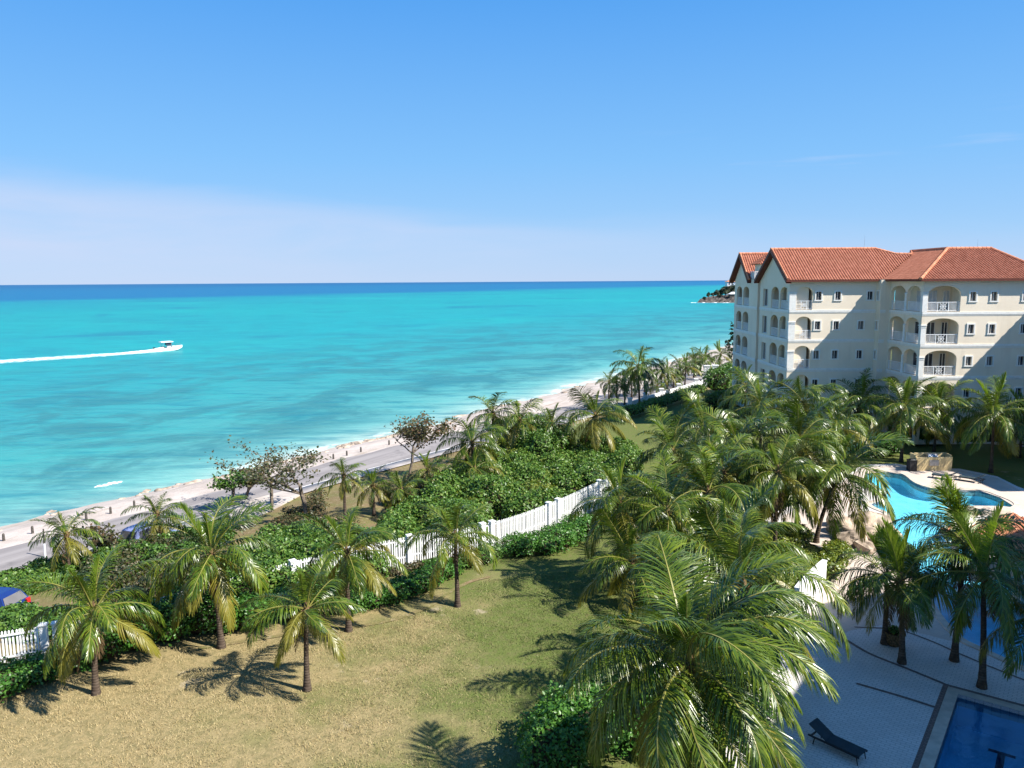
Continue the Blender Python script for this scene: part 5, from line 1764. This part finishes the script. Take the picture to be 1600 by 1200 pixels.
x_, y_ = P(1112, 603)[:2]
for dx in (-1.0, .6):
    m = MB(); m.box((x_ + dx, y_ + dx * .3, .9), (.9, .5, 3.2)); m.box((x_ + dx, y_ + dx * .3, 2.55), (1.1, .7, .12))
    o = m.build('gate_pier', MT['white'], gp); o.location = -gp.location
m = MB(); m.box((x_ + 2.2, y_ + .8, .6), (2.2, .25, 2.4)); o = m.build('wall', MT['white'], gp); o.location = -gp.location

# ------------------------------------------------------------------ pool furniture and garden things
def lounger(loc, rz, label, mat='cloth', up_=.5, group=None):
    root = empty('sun_lounger', loc, label, 'sun lounger', group, rz)
    f = MB()
    for y in (-.31, .31):
        f.box((0.1, y, .30), (1.9, .045, .06))
    for x in (-.75, .15, .95): f.box((x, 0, .30), (.045, .575, .05))
    f.build('frame', MT['black'], root)
    for x, y in ((-.6, -.3), (-.6, .3), (.95, -.3), (.95, .3)):
        l_ = MB(); l_.tube([(x, y, .28), (x + (.06 if x > 0 else -.06), y, 0)], [.025, .02], 6); l_.build('leg', MT['black'], root)
    s_ = MB(); s_.box((.42, 0, .345), (1.25, .60, .03)); s_.build('seat', MT[mat], root)
    b = MB(); c_, s2 = math.cos(up_), math.sin(up_)
    p0 = Vector((-.2, 0, .345)); d = Vector((-c_, 0, s2)); n_ = Vector((s2, 0, c_)) * .03
    q = [p0 + Vector((0, y, 0)) + d * k for k in (0, .75) for y in (-.3, .3)]
    b.add([*q, *[a + n_ for a in q]], ((0, 1, 3, 2), (4, 6, 7, 5), (0, 4, 5, 1), (2, 3, 7, 6), (0, 2, 6, 4), (1, 5, 7, 3)))
    b.build('backrest', MT[mat], root)
    return root
a, b = np.array(G(1264, 1140, .4)), np.array(G(1346, 1178, .4))
lounger((*((a + b) / 2), DECK_Z), math.atan2(*(b - a)[::-1]), 'dark sun lounger half hidden by the biggest palm, on the shaded pavers')
lounger((*G(1478, 747, .2), DECK_Z), 2.5, 'dark sun lounger behind the turquoise pool, the one nearer the barbecue counter', group='loungers behind the pool')
lounger((*G(1520, 751, .2), DECK_Z), 2.4, 'dark sun lounger behind the turquoise pool, the one nearer the right edge', group='loungers behind the pool')

bq = empty('barbecue_counter', (*G(1458, 737), DECK_Z), 'cream barbecue counter with a steel grill on the lawn edge behind the pool', 'barbecue')
m = MB()
m.box((0, 0, .61), (3.2, .14, 1.22)); m.box((0, 1.0, .7), (3.2, .14, 1.4)); m.box((-1.53, .5, .7), (.14, .855, 1.4)); m.box((1.53, .5, .7), (.14, .855, 1.4))
m.build('counter_wall', MT['stucco2'], bq)
m = MB(); m.box((0, .5, 1.02), (2.9, .84, .07)); m.build('counter_top', MT['dark'], bq)
g1 = MB()
pr = [(-.30, 1.06), (-.30, 1.22), (-.18, 1.42), (.08, 1.48), (.28, 1.38), (.28, 1.06)]
N_ = len(pr)
g1.add([(x, .42 + y, z_) for x in (-.42, .42) for y, z_ in pr], [tuple(range(N_))[::-1], tuple(range(N_, 2 * N_))] + [(i, (i + 1) % N_, N_ + (i + 1) % N_, N_ + i) for i in range(N_)])
gr_ = g1.build('grill', MT['steel'], bq)
m = MB(); m.tube([(-.3, .08, 1.2), (.3, .08, 1.2)], [.02, .02], 6); m.box((0, -.09, .72), (.84, .03, .5)); m.build('grill_handle', MT['steel'], gr_)
bn = empty('waste_bin', (*G(1424, 737), 0), 'dark waste bin standing beside the barbecue counter', 'bin')
m = MB(); m.box((0, 0, .5), (.62, .62, 1.0)); m.build('bin_body', MT['dark'], bn)
m = MB(); m.box((0, 0, 1.05), (.68, .68, .09)); m.box((0, 0, 1.13), (.5, .5, .07), taper=.7); m.build('lid', MT['black'], bn)
pt_ = empty('plant_pot', (*G(1396, 1008, DECK_Z), DECK_Z), 'dark round plant pot between the two left terrace palms', 'plant pot')
m = MB(); m.lathe((0, 0, 0), [(0, 0), (.24, 0), (.36, .3), (.38, .55), (.42, .58), (.42, .64), (.36, .64), (.34, .56), (0, .56)], 18); m.build('pot', MT['husk'], pt_, smooth=True)
foliage('plant', [(0, 0, .72, .3, .3, .2)], 260, .06, MT['grape'], 3, pt_)
# rock grotto at the pool edge
gt = empty('rock_grotto', (*G(1350, 825), 0), 'tan boulders piled up at the left edge of the turquoise pool', 'rocks')
rk = random.Random(9)
for u, v, r_, h in ((1322, 824, 1.2, .8), (1345, 822, 1.3, 1.05), (1370, 820, 1.2, .95), (1332, 840, 1.0, .6), (1362, 838, 1.1, .75), (1386, 836, .9, .65), (1310, 814, .8, .6), (1352, 852, .8, .5), (1378, 850, .7, .5)):
    x, y = G(u, v, .4)
    bm = bmesh.new(); bmesh.ops.create_icosphere(bm, subdivisions=3, radius=1)
    ph = [rk.uniform(0, 6) for _ in range(6)]
    for vt in bm.verts:
        c = vt.co
        k = 1 + .16 * math.sin(c.x * 3 + ph[0]) * math.sin(c.y * 3.3 + ph[1]) + .10 * math.sin(c.z * 6 + ph[2] + c.x * 4) + .05 * math.sin(c.x * 11 + ph[3]) * math.sin(c.y * 9 + ph[4])
        vt.co = Vector((c.x * r_ * k * 1.1, c.y * r_ * k * .85, c.z * h * k))
    me = bpy.data.meshes.new('boulder'); bm.to_mesh(me); bm.free()
    me.materials.append(MT['rock'])
    o = link('boulder', me, gt)
    o.location = Vector((x, y, .25)) - gt.location
    o.rotation_euler = (rk.uniform(-.3, .3), rk.uniform(-.3, .3), rk.uniform(0, 6))
# tiled gazebo
gx, gy = G(1584, 803, 4.1)
gz_ = empty('gazebo', (gx, gy, DECK_Z), 'small open gazebo with a pale terracotta hipped roof beside the pool', 'gazebo', rz=.35)
for sx in (-1, 1):
    for sy in (-1, 1):
        m = MB(); m.box((sx * 1.9, sy * 1.9, 1.35), (.28, .28, 2.7)); m.build('post', MT['stucco'], gz_)
m = MB(); zt = 2.65
cs4 = [(-2.5, -2.5, zt), (2.5, -2.5, zt), (2.5, 2.5, zt), (-2.5, 2.5, zt)]
for i in range(4): roof_plane(m, [cs4[i], cs4[(i + 1) % 4], (0, 0, 4.0)])
tag(m.build('roof_tiles', MT['tile2'], gz_), kind='stuff')
m = MB(); m.add([tuple(Vector(c) - Vector((0, 0, .05))) for c in cs4] + [(0, 0, 3.94)], ((3, 2, 1, 0), (0, 1, 4), (1, 2, 4), (2, 3, 4), (3, 0, 4)))
for c1, c2 in zip(cs4, cs4[1:] + cs4[:1]):
    m.quad(c1, c2, (c2[0], c2[1], zt - .22), (c1[0], c1[1], zt - .22))
m.build('roof_deck', MT['fascia'], gz_)
m = MB(); m.box((0, .9, .55), (3.2, .5, 1.1)); m.build('bar_counter', MT['stucco'], gz_)
led = empty('pool_ledge', (*G(1530, 803), 0), 'raised cream ledge between the two lobes of the turquoise pool', 'ledge')
m = MB(); m.prism(offset_closed(smooth_closed([(-1.9, -.5), (1.9, -.6), (2.0, .4), (-1.8, .5)], 4), 0), -.3, .45); m.build('ledge', MT['coping'], led)

# ------------------------------------------------------------------ cars
def car(loc, rz, paint, label, name='parked_car', tall=0.0, wheel_z=.32):
    root = empty(name, loc, label, 'car', None, rz)
    prof = [(-2.0, .35), (-2.02, .62), (-1.95, .92), (-1.5, 1.0), (1.05, .98), (1.75, .86), (2.02, .68), (2.05, .40), (1.7, .24), (-1.75, .24)]
    cab = [(-1.93, .90), (-1.62, 1.42 + tall), (-1.25, 1.50 + tall), (.05, 1.50 + tall), (.42, 1.40 + tall), (1.15, .95)]
    def loft(mb, pf, yb, yt, zb, zt, mi=0):
        n = len(pf)
        f = lambda z_: yb + (yt - yb) * max(0, min(1, (z_ - zb) / (zt - zb)))
        vs_ = [(x, -f(z_), z_) for x, z_ in pf] + [(x, f(z_), z_) for x, z_ in pf]
        tr = tessellate_polygon([[Vector((x, z_, 0)) for x, z_ in pf]])
        mb.add(vs_, [t for t in tr] + [tuple(n + k for k in t[::-1]) for t in tr] + [(i, (i + 1) % n, n + (i + 1) % n, n + i) for i in range(n)], mi)
    b = MB(); loft(b, prof, .82, .86, .2, .9); loft(b, cab, .84, .62, .9, 1.5 + tall)
    ob = b.build('body', paint, root)
    bv = ob.modifiers.new('bevel', 'BEVEL'); bv.width = .05; bv.segments = 2; bv.limit_method = 'ANGLE'
    def side(pts, name):
        for sg in (-1, 1):
            m = MB()
            q = [(x, sg * (.84 - .22 * (z_ - .9) / (.6 + tall) + .012), z_) for x, z_ in pts]
            m.add(q, (tuple(range(len(q))) if sg < 0 else tuple(range(len(q)))[::-1],))
            m.build(name, MT['glass'], root)
    side([(-1.55, .98), (-1.40, 1.38 + tall), (-.55, 1.42 + tall), (-.55, .98)], 'side_window')
    side([(-.47, .98), (-.47, 1.42 + tall), (.08, 1.41 + tall), (.85, 1.0)], 'side_window')
    def end(x0, z0, x1, z1, w0, w1, nm):
        m = MB(); e = .012 * (1 if x0 > 0 else -1)
        m.quad((x0 + e, -w0, z0 + .02), (x0 + e, w0, z0 + .02), (x1 + e, w1, z1 + .02), (x1 + e, -w1, z1 + .02)); m.build(nm, MT['glass'], root)
    end(1.08, .98, .48, 1.38 + tall, .74, .58, 'windscreen')
    end(-1.90, .97, -1.66, 1.38 + tall, .72, .58, 'rear_window')
    for x in (-1.25, 1.28):
        for sg in (-1, 1):
            w = MB(); w.tube([(x, sg * .64, wheel_z), (x, sg * .86, wheel_z)], [.32, .32], 18); wo = w.build('wheel', MT['tyre'], root)
            w = MB(); w.tube([(x, sg * .80, wheel_z), (x, sg * .872, wheel_z)], [.2, .18], 14); w.build('rim', MT['steel'], wo)
    for sg in (-1, 1):
        m = MB(); m.box((-1.99, sg * .66, .82), (.1, .26, .3)); m.build('tail_light', MT['red'], root)
        m = MB(); m.box((1.93, sg * .62, .72), (.14, .3, .14)); m.build('headlight', MT['steel'], root)
        m = MB(); m.box((.62, sg * .93, 1.02), (.16, .18, .12)); m.build('mirror', paint, root)
    m = MB(); m.box((-2.0, 0, .45), (.1, 1.5, .16)); m.box((2.04, 0, .42), (.08, 1.5, .16)); m.build('bumper', MT['black'], root)
    m = MB(); m.box((-2.06, 0, .62), (.02, .5, .12)); m.build('number_plate', MT['white'], root)
    return root
x, y, z_ = P(-22, 966)
car((x, y, z_), math.pi - .15, MT['bluecar'], 'blue hatchback with red tail light cut by the left edge of the picture')
x, y, z_ = P(236, 858)
car((x, y, z_), math.atan2(CT[1], CT[0]) + .15, MT['paleblue'], 'pale blue van beside the road behind the tall lawn palm', name='parked_van', tall=.35)

# ------------------------------------------------------------------ beach bits
for u, v in ((6, 845), (51, 833), (135, 812), (173, 802), (210, 792), (521, 717), (542, 712), (564, 706), (695, 677), (608, 695), (655, 684)):
    x, y, z_ = P(u, v)
    m = MB(); m.lathe((0, 0, 0), [(.09, -.1), (.10, 0), (.085, .48), (.05, .54), (0, .55)], 8)
    o = m.build('bollard', MT['wood']); o.location = (x, y, z_)
    tag(o, 'short dark wooden bollard on the sand between road and sea', 'bollard', 'bollards along the beach')
x, y, z_ = P(71, 872)
mk = empty('marker_post', (x, y, z_), 'thin two-tone marker post at the near edge of the road', 'post')
m = MB(); m.tube([(0, 0, 0), (0, 0, 1.0)], [.06, .06], 8); m.build('post_base', MT['white'], mk)
m = MB(); m.tube([(0, 0, 1.0), (0.03, 0, 2.0)], [.05, .045], 8); m.build('post_top', MT['wood'], mk)
# rocks and weed at the waterline
rocks = MB()
rk = random.Random(3)
for k in range(150):
    s = rk.choice((rk.uniform(60, 92), rk.uniform(100, 190), rk.uniform(25, 60)))
    if k < 50: s = rk.uniform(64, 80)
    d = float(shore_d(s)) + rk.uniform(-2.2, .6)
    x, y = xy(s, d)
    z0 = max(float(ground_z(x, y)), SEA_Z - .1)
    r_ = rk.uniform(.12, .5)
    q = ICO[0] * np.array((r_ * rk.uniform(1, 2.2), r_, r_ * .4)) * (1 + .2 * np.sin(ICO[0][:, :1] * 5 + k))
    a = math.atan2(CT[1], CT[0]) + rk.uniform(-.4, .4)
    rocks.add([(x + p[0] * math.cos(a) - p[1] * math.sin(a), y + p[0] * math.sin(a) + p[1] * math.cos(a), z0 + p[2]) for p in q], ICO[1].tolist())
tag(rocks.build('shore_rocks', MT['rock'], smooth=True), 'flat rocks and weed clumps at the waterline', 'rocks', kind='stuff')
# a small wave breaking near the shore
def foam_lump(c, L_, W_, H_, ang, seed):
    r_ = np.random.default_rng(seed)
    nu, nv = 28, 8
    mb = MB(); V = []
    for i in range(nu):
        for j in range(nv):
            u = i / (nu - 1) - .5; v = j / (nv - 1) - .5
            k = max(0, 1 - (2 * u) ** 2) ** .5 * (1 + .25 * math.sin(i * 1.3 + seed))
            x, y = u * L_, v * W_ * k + .2 * W_ * math.sin(i * .5)
            h = H_ * k * max(0, 1 - (2 * v) ** 2) * (.7 + .5 * r_.random())
            V.append((c[0] + x * math.cos(ang) - y * math.sin(ang), c[1] + x * math.sin(ang) + y * math.cos(ang), SEA_Z + .015 + h))
    mb.add(V, [(i * nv + j, (i + 1) * nv + j, (i + 1) * nv + j + 1, i * nv + j + 1) for i in range(nu - 1) for j in range(nv - 1)])
    return mb
tag(foam_lump(G(170, 757, SEA_Z), 2.8, .55, .12, .95, 2).build('breaking_wave', MT['foam']), 'small white breaker close to the beach', 'wave', kind='stuff')

# ------------------------------------------------------------------ motor boat and its wake
bp, wp0 = np.array(G(263, 548, SEA_Z)), np.array(G(-60, 569, SEA_Z))
hd = (bp - wp0) / np.linalg.norm(bp - wp0)
ang = math.atan2(hd[1], hd[0])
bt = empty('motor_boat', (bp[0], bp[1], SEA_Z), 'white motor boat with a hard top speeding across the turquoise sea', 'boat', rz=ang)
secs = [(-3.6, 1.15, -.25, .85), (-1.5, 1.3, -.3, .9), (.8, 1.28, -.25, 1.05), (2.6, .85, -.05, 1.25), (3.7, .30, .45, 1.42), (4.1, .02, .95, 1.48)]
mb = MB(); V = []
for x, w, kz, gz2 in secs:
    V += [(x, 0, kz), (x, -w * .8, kz + .28), (x, -w, gz2), (x, -w * .86, gz2), (x, -w * .84, gz2 - .25), (x, w * .84, gz2 - .25), (x, w * .86, gz2), (x, w, gz2), (x, w * .8, kz + .28)]
n = 9
mb.add(V, [(i * n + k, (i + 1) * n + k, (i + 1) * n + (k + 1) % n, i * n + (k + 1) % n) for i in range(len(secs) - 1) for k in range(n)] + [tuple(range(n)), tuple((len(secs) - 1) * n + k for k in range(n))[::-1]])
mb.build('hull', MT['white'], bt)
m = MB(); m.box((.2, 0, 1.15), (1.1, .9, 1.1), taper=.8); m.box((1.5, 0, 1.15), (1.2, 1.3, .35), taper=.75); m.build('console', MT['white'], bt)
m = MB(); m.quad((.78, -.36, 1.45), (.78, .36, 1.45), (.5, .32, 1.95), (.5, -.32, 1.95)); m.build('windscreen', MT['glass'], bt)
m = MB(); m.box((.1, 0, 1.98), (1.5, 1.35, .75), taper=.92); m.build('wheelhouse_glass', MT['glass'], bt)
m = MB(); m.box((-.5, 0, 2.60), (3.4, 2.1, .2)); m.box((-.5, 0, 2.74), (2.8, 1.7, .08)); m.build('hard_top', MT['white'], bt)
for x, y in ((-1.7, -.85), (-1.7, .85), (.75, -.75), (.75, .75)):
    m = MB(); m.tube([(x, y, .85), (x * .95, y * .95, 2.55)], [.09, .09], 6); m.build('top_post', MT['steel'], bt)
m = MB(); m.box((-1.3, 0, .98), (.6, 1.6, .55)); m.build('bench', MT['dark'], bt)
for y in (-.4, .4):
    m = MB(); m.box((-3.85, y, .85), (.45, .36, .6), taper=.8); m.box((-3.85, y, .3), (.2, .16, .6)); m.build('outboard_engine', MT['black'], bt)
m = MB()
for sg in (-1, 1): m.tube([(1.4, sg * 1.15, 1.1), (2.2, sg * .95, 1.65), (3.7, sg * .25, 1.9)], [.025] * 3, 5)
m.build('bow_rail', MT['steel'], bt)
wk = MB(); V = []
Lw = float(np.linalg.norm(bp - wp0)) + 60
nu, nv = 240, 11
wr_ = np.random.default_rng(8)
nn = np.array((-hd[1], hd[0]))
jit = np.convolve(wr_.normal(size=nu + 8), np.ones(9) / 9, 'same')[:nu]
for i in range(nu):
    t = i / (nu - 1)
    c = bp - hd * (3.4 - 2.0 * (t < .004) + t * Lw) + nn * (.9 * jit[i])
    wdt = (1.3 + 2.3 * min(1, t * 14) + 1.2 * t) * (1 + .5 * jit[i])
    for j in range(nv):
        v = j / (nv - 1) * 2 - 1
        h = (max(0, 1 - v * v)) * (.75 * math.exp(-t * 45) + .30 * math.exp(-t * 6) + .12) * wr_.uniform(.45, 1.2) + .02
        p = c + nn * (v * wdt / 2 * (1 + .15 * wr_.normal()))
        V.append((p[0], p[1], SEA_Z + h))
wk.add(V, [(i * nv + j, (i + 1) * nv + j, (i + 1) * nv + j + 1, i * nv + j + 1) for i in range(nu - 1) for j in range(nv - 1)
          if not (i > 12 and wr_.random() < min(.62, .9 * i / nu) * (.35 + .65 * (abs(j - 5.2 - 2 * jit[i]) < 2.2)))])
tag(wk.build('wake', MT['foam'], smooth=True), 'white foaming wake trailing behind the motor boat', 'wake', kind='stuff')
wk = MB()
for sg in (-1, 1):
    V = []
    for i in range(nu):
        t = i / (nu - 1)
        c = bp - hd * (6 + t * Lw) + nn * sg * (1.9 + 2.2 * min(1, t * 6) + 1.0 * t + .8 * jit[(i * 3) % nu])
        w = (.35 + .9 * abs(jit[(i * 7) % nu]) * 2) * (1 - .3 * t)
        V += [(*(c - nn * w), SEA_Z + .03), (*(c + nn * w), SEA_Z + .03)]
    wk.add(V, [(2 * i, 2 * i + 2, 2 * i + 3, 2 * i + 1) for i in range(nu - 1)])
tag(wk.build('wake_edge', MT['foam_thin']), 'thin streaks of foam along both sides of the wake', 'wake', kind='stuff')

# ------------------------------------------------------------------ headland on the horizon
hx, hy = G(1118, 473, SEA_Z)
wv = np.array((hx, hy)) / math.hypot(hx, hy)
sv_ = np.array((wv[1], -wv[0]))
def hp_(a, b):
    q = np.array((hx, hy)) + sv_ * a + wv * b
    return float(q[0]), float(q[1])
def head_h(a, b):
    e = min((a + 17) / 14, (b + 2) / 8, (150 - b) / 30)
    k = max(0, min(1, e))
    return -3.2 + 3.9 * k ** .7 + max(0, a + 5) * .10 * k + .7 * math.sin(a * .5) * math.sin(b * .33) * k + .4 * math.sin(a * 1.7 + b)
na, nb2 = 70, 60
V = [(*hp_(-22 + 122 * i / (na - 1), -5 + 160 * j / (nb2 - 1)), head_h(-22 + 122 * i / (na - 1), -5 + 160 * j / (nb2 - 1))) for i in range(na) for j in range(nb2)]
m = MB(); m.add(V, [(i * nb2 + j, (i + 1) * nb2 + j, (i + 1) * nb2 + j + 1, i * nb2 + j + 1) for i in range(na - 1) for j in range(nb2 - 1)])
tag(m.build('headland', MT['darkrock']), kind='structure')
m = MB(); V = []
for i in range(60):
    a = -21 + 60 * i / 59
    wv_ = max(.1, 1.3 * math.sin(i * .7) + .8 * math.sin(i * 1.9)); x0, y0 = hp_(a, -3.0 - wv_); x1, y1 = hp_(a, -2.4 + .6 * wv_)
    V += [(x0, y0, SEA_Z + .03), (x1, y1, SEA_Z + .06 + .2 * wv_)]
m.add(V, [(2 * i, 2 * i + 2, 2 * i + 3, 2 * i + 1) for i in range(59)])
tag(m.build('surf', MT['foam']), 'white surf along the foot of the headland', 'surf', kind='stuff')
hr = random.Random(12)
for k, (a, b, H_, r_) in enumerate([(-6, 14, 7, 1.8), (1, 18, 7, 3), (6, 22, 8, 3.5), (11, 20, 9.5, 3.8), (15, 28, 12, 4), (20, 30, 13, 4.5), (26, 34, 13, 5), (33, 30, 12, 5), (8, 12, 5, 3), (16, 12, 6, 3.5), (24, 14, 7, 4), (40, 36, 13, 5), (-2, 24, 5, 2.6), (3, 12, 4, 2.4), (8, 30, 9, 3.6), (12, 34, 11, 4), (17, 20, 10, 4), (10, 16, 6, 3), (-10, 10, 3.5, 1.8), (5, 34, 8, 3.4)]):
    x, y = hp_(a, b); z0 = head_h(a, b)
    root = empty('headland_tree', (x, y, z0), 'dark windswept tree on the distant headland', 'tree', 'trees on the headland')
    m = MB(); m.tube([(0, 0, -.5), (.3, 0, H_ * .7)], [.35, .15], 6); m.build('trunk', MT['bark'], root)
    ells = [(hr.uniform(-.4, .4) * r_, hr.uniform(-.3, .3) * r_, H_ * hr.uniform(.45, .85), r_ * hr.uniform(.5, .75), r_ * .6, H_ * .24) for _ in range(4)]
    foliage('crown', ells, 380, .5, MT['pine'], 300 + k, root, core=.6)
for a, b, sx, sy, h, dz, wall, roof, lab in ((13.5, 62, 9, 8, 4.6, 11.0, 'white', 'tile2', 'pink-roofed white house on top of the headland'), (17.5, 44, 3.5, 4, 5.5, 7.5, 'white', 'whitewall', 'narrow white house on the headland beside the building corner'), (14.5, 8, 7, 5, 1.8, 2.6, 'wood', 'white', 'white-roofed beach shelter at the foot of the headland')):
    x, y = hp_(a, b); z0 = head_h(a, b) + (dz - head_h(a, b) if dz > 5 else 0)
    root = empty('headland_house', (x, y, z0), lab, 'house')
    m = MB(); m.box((0, 0, h / 2 - (4 if dz > 5 else 1)), (sx, sy, h + (8 if dz > 5 else 2))); m.build('wall', MT[wall], root)
    m = MB(); m.box((0, 0, h + .9), (sx + 1.2, sy + 1.2, 1.8), taper=.25); m.build('roof', MT[roof], root)
    for i in (-1, 0, 1):
        m = MB(); m.box((i * sx * .3, -sy / 2 - .02, h * .55), (sx * .13, .1, h * .35)); m.build('window', MT['glass'], root)
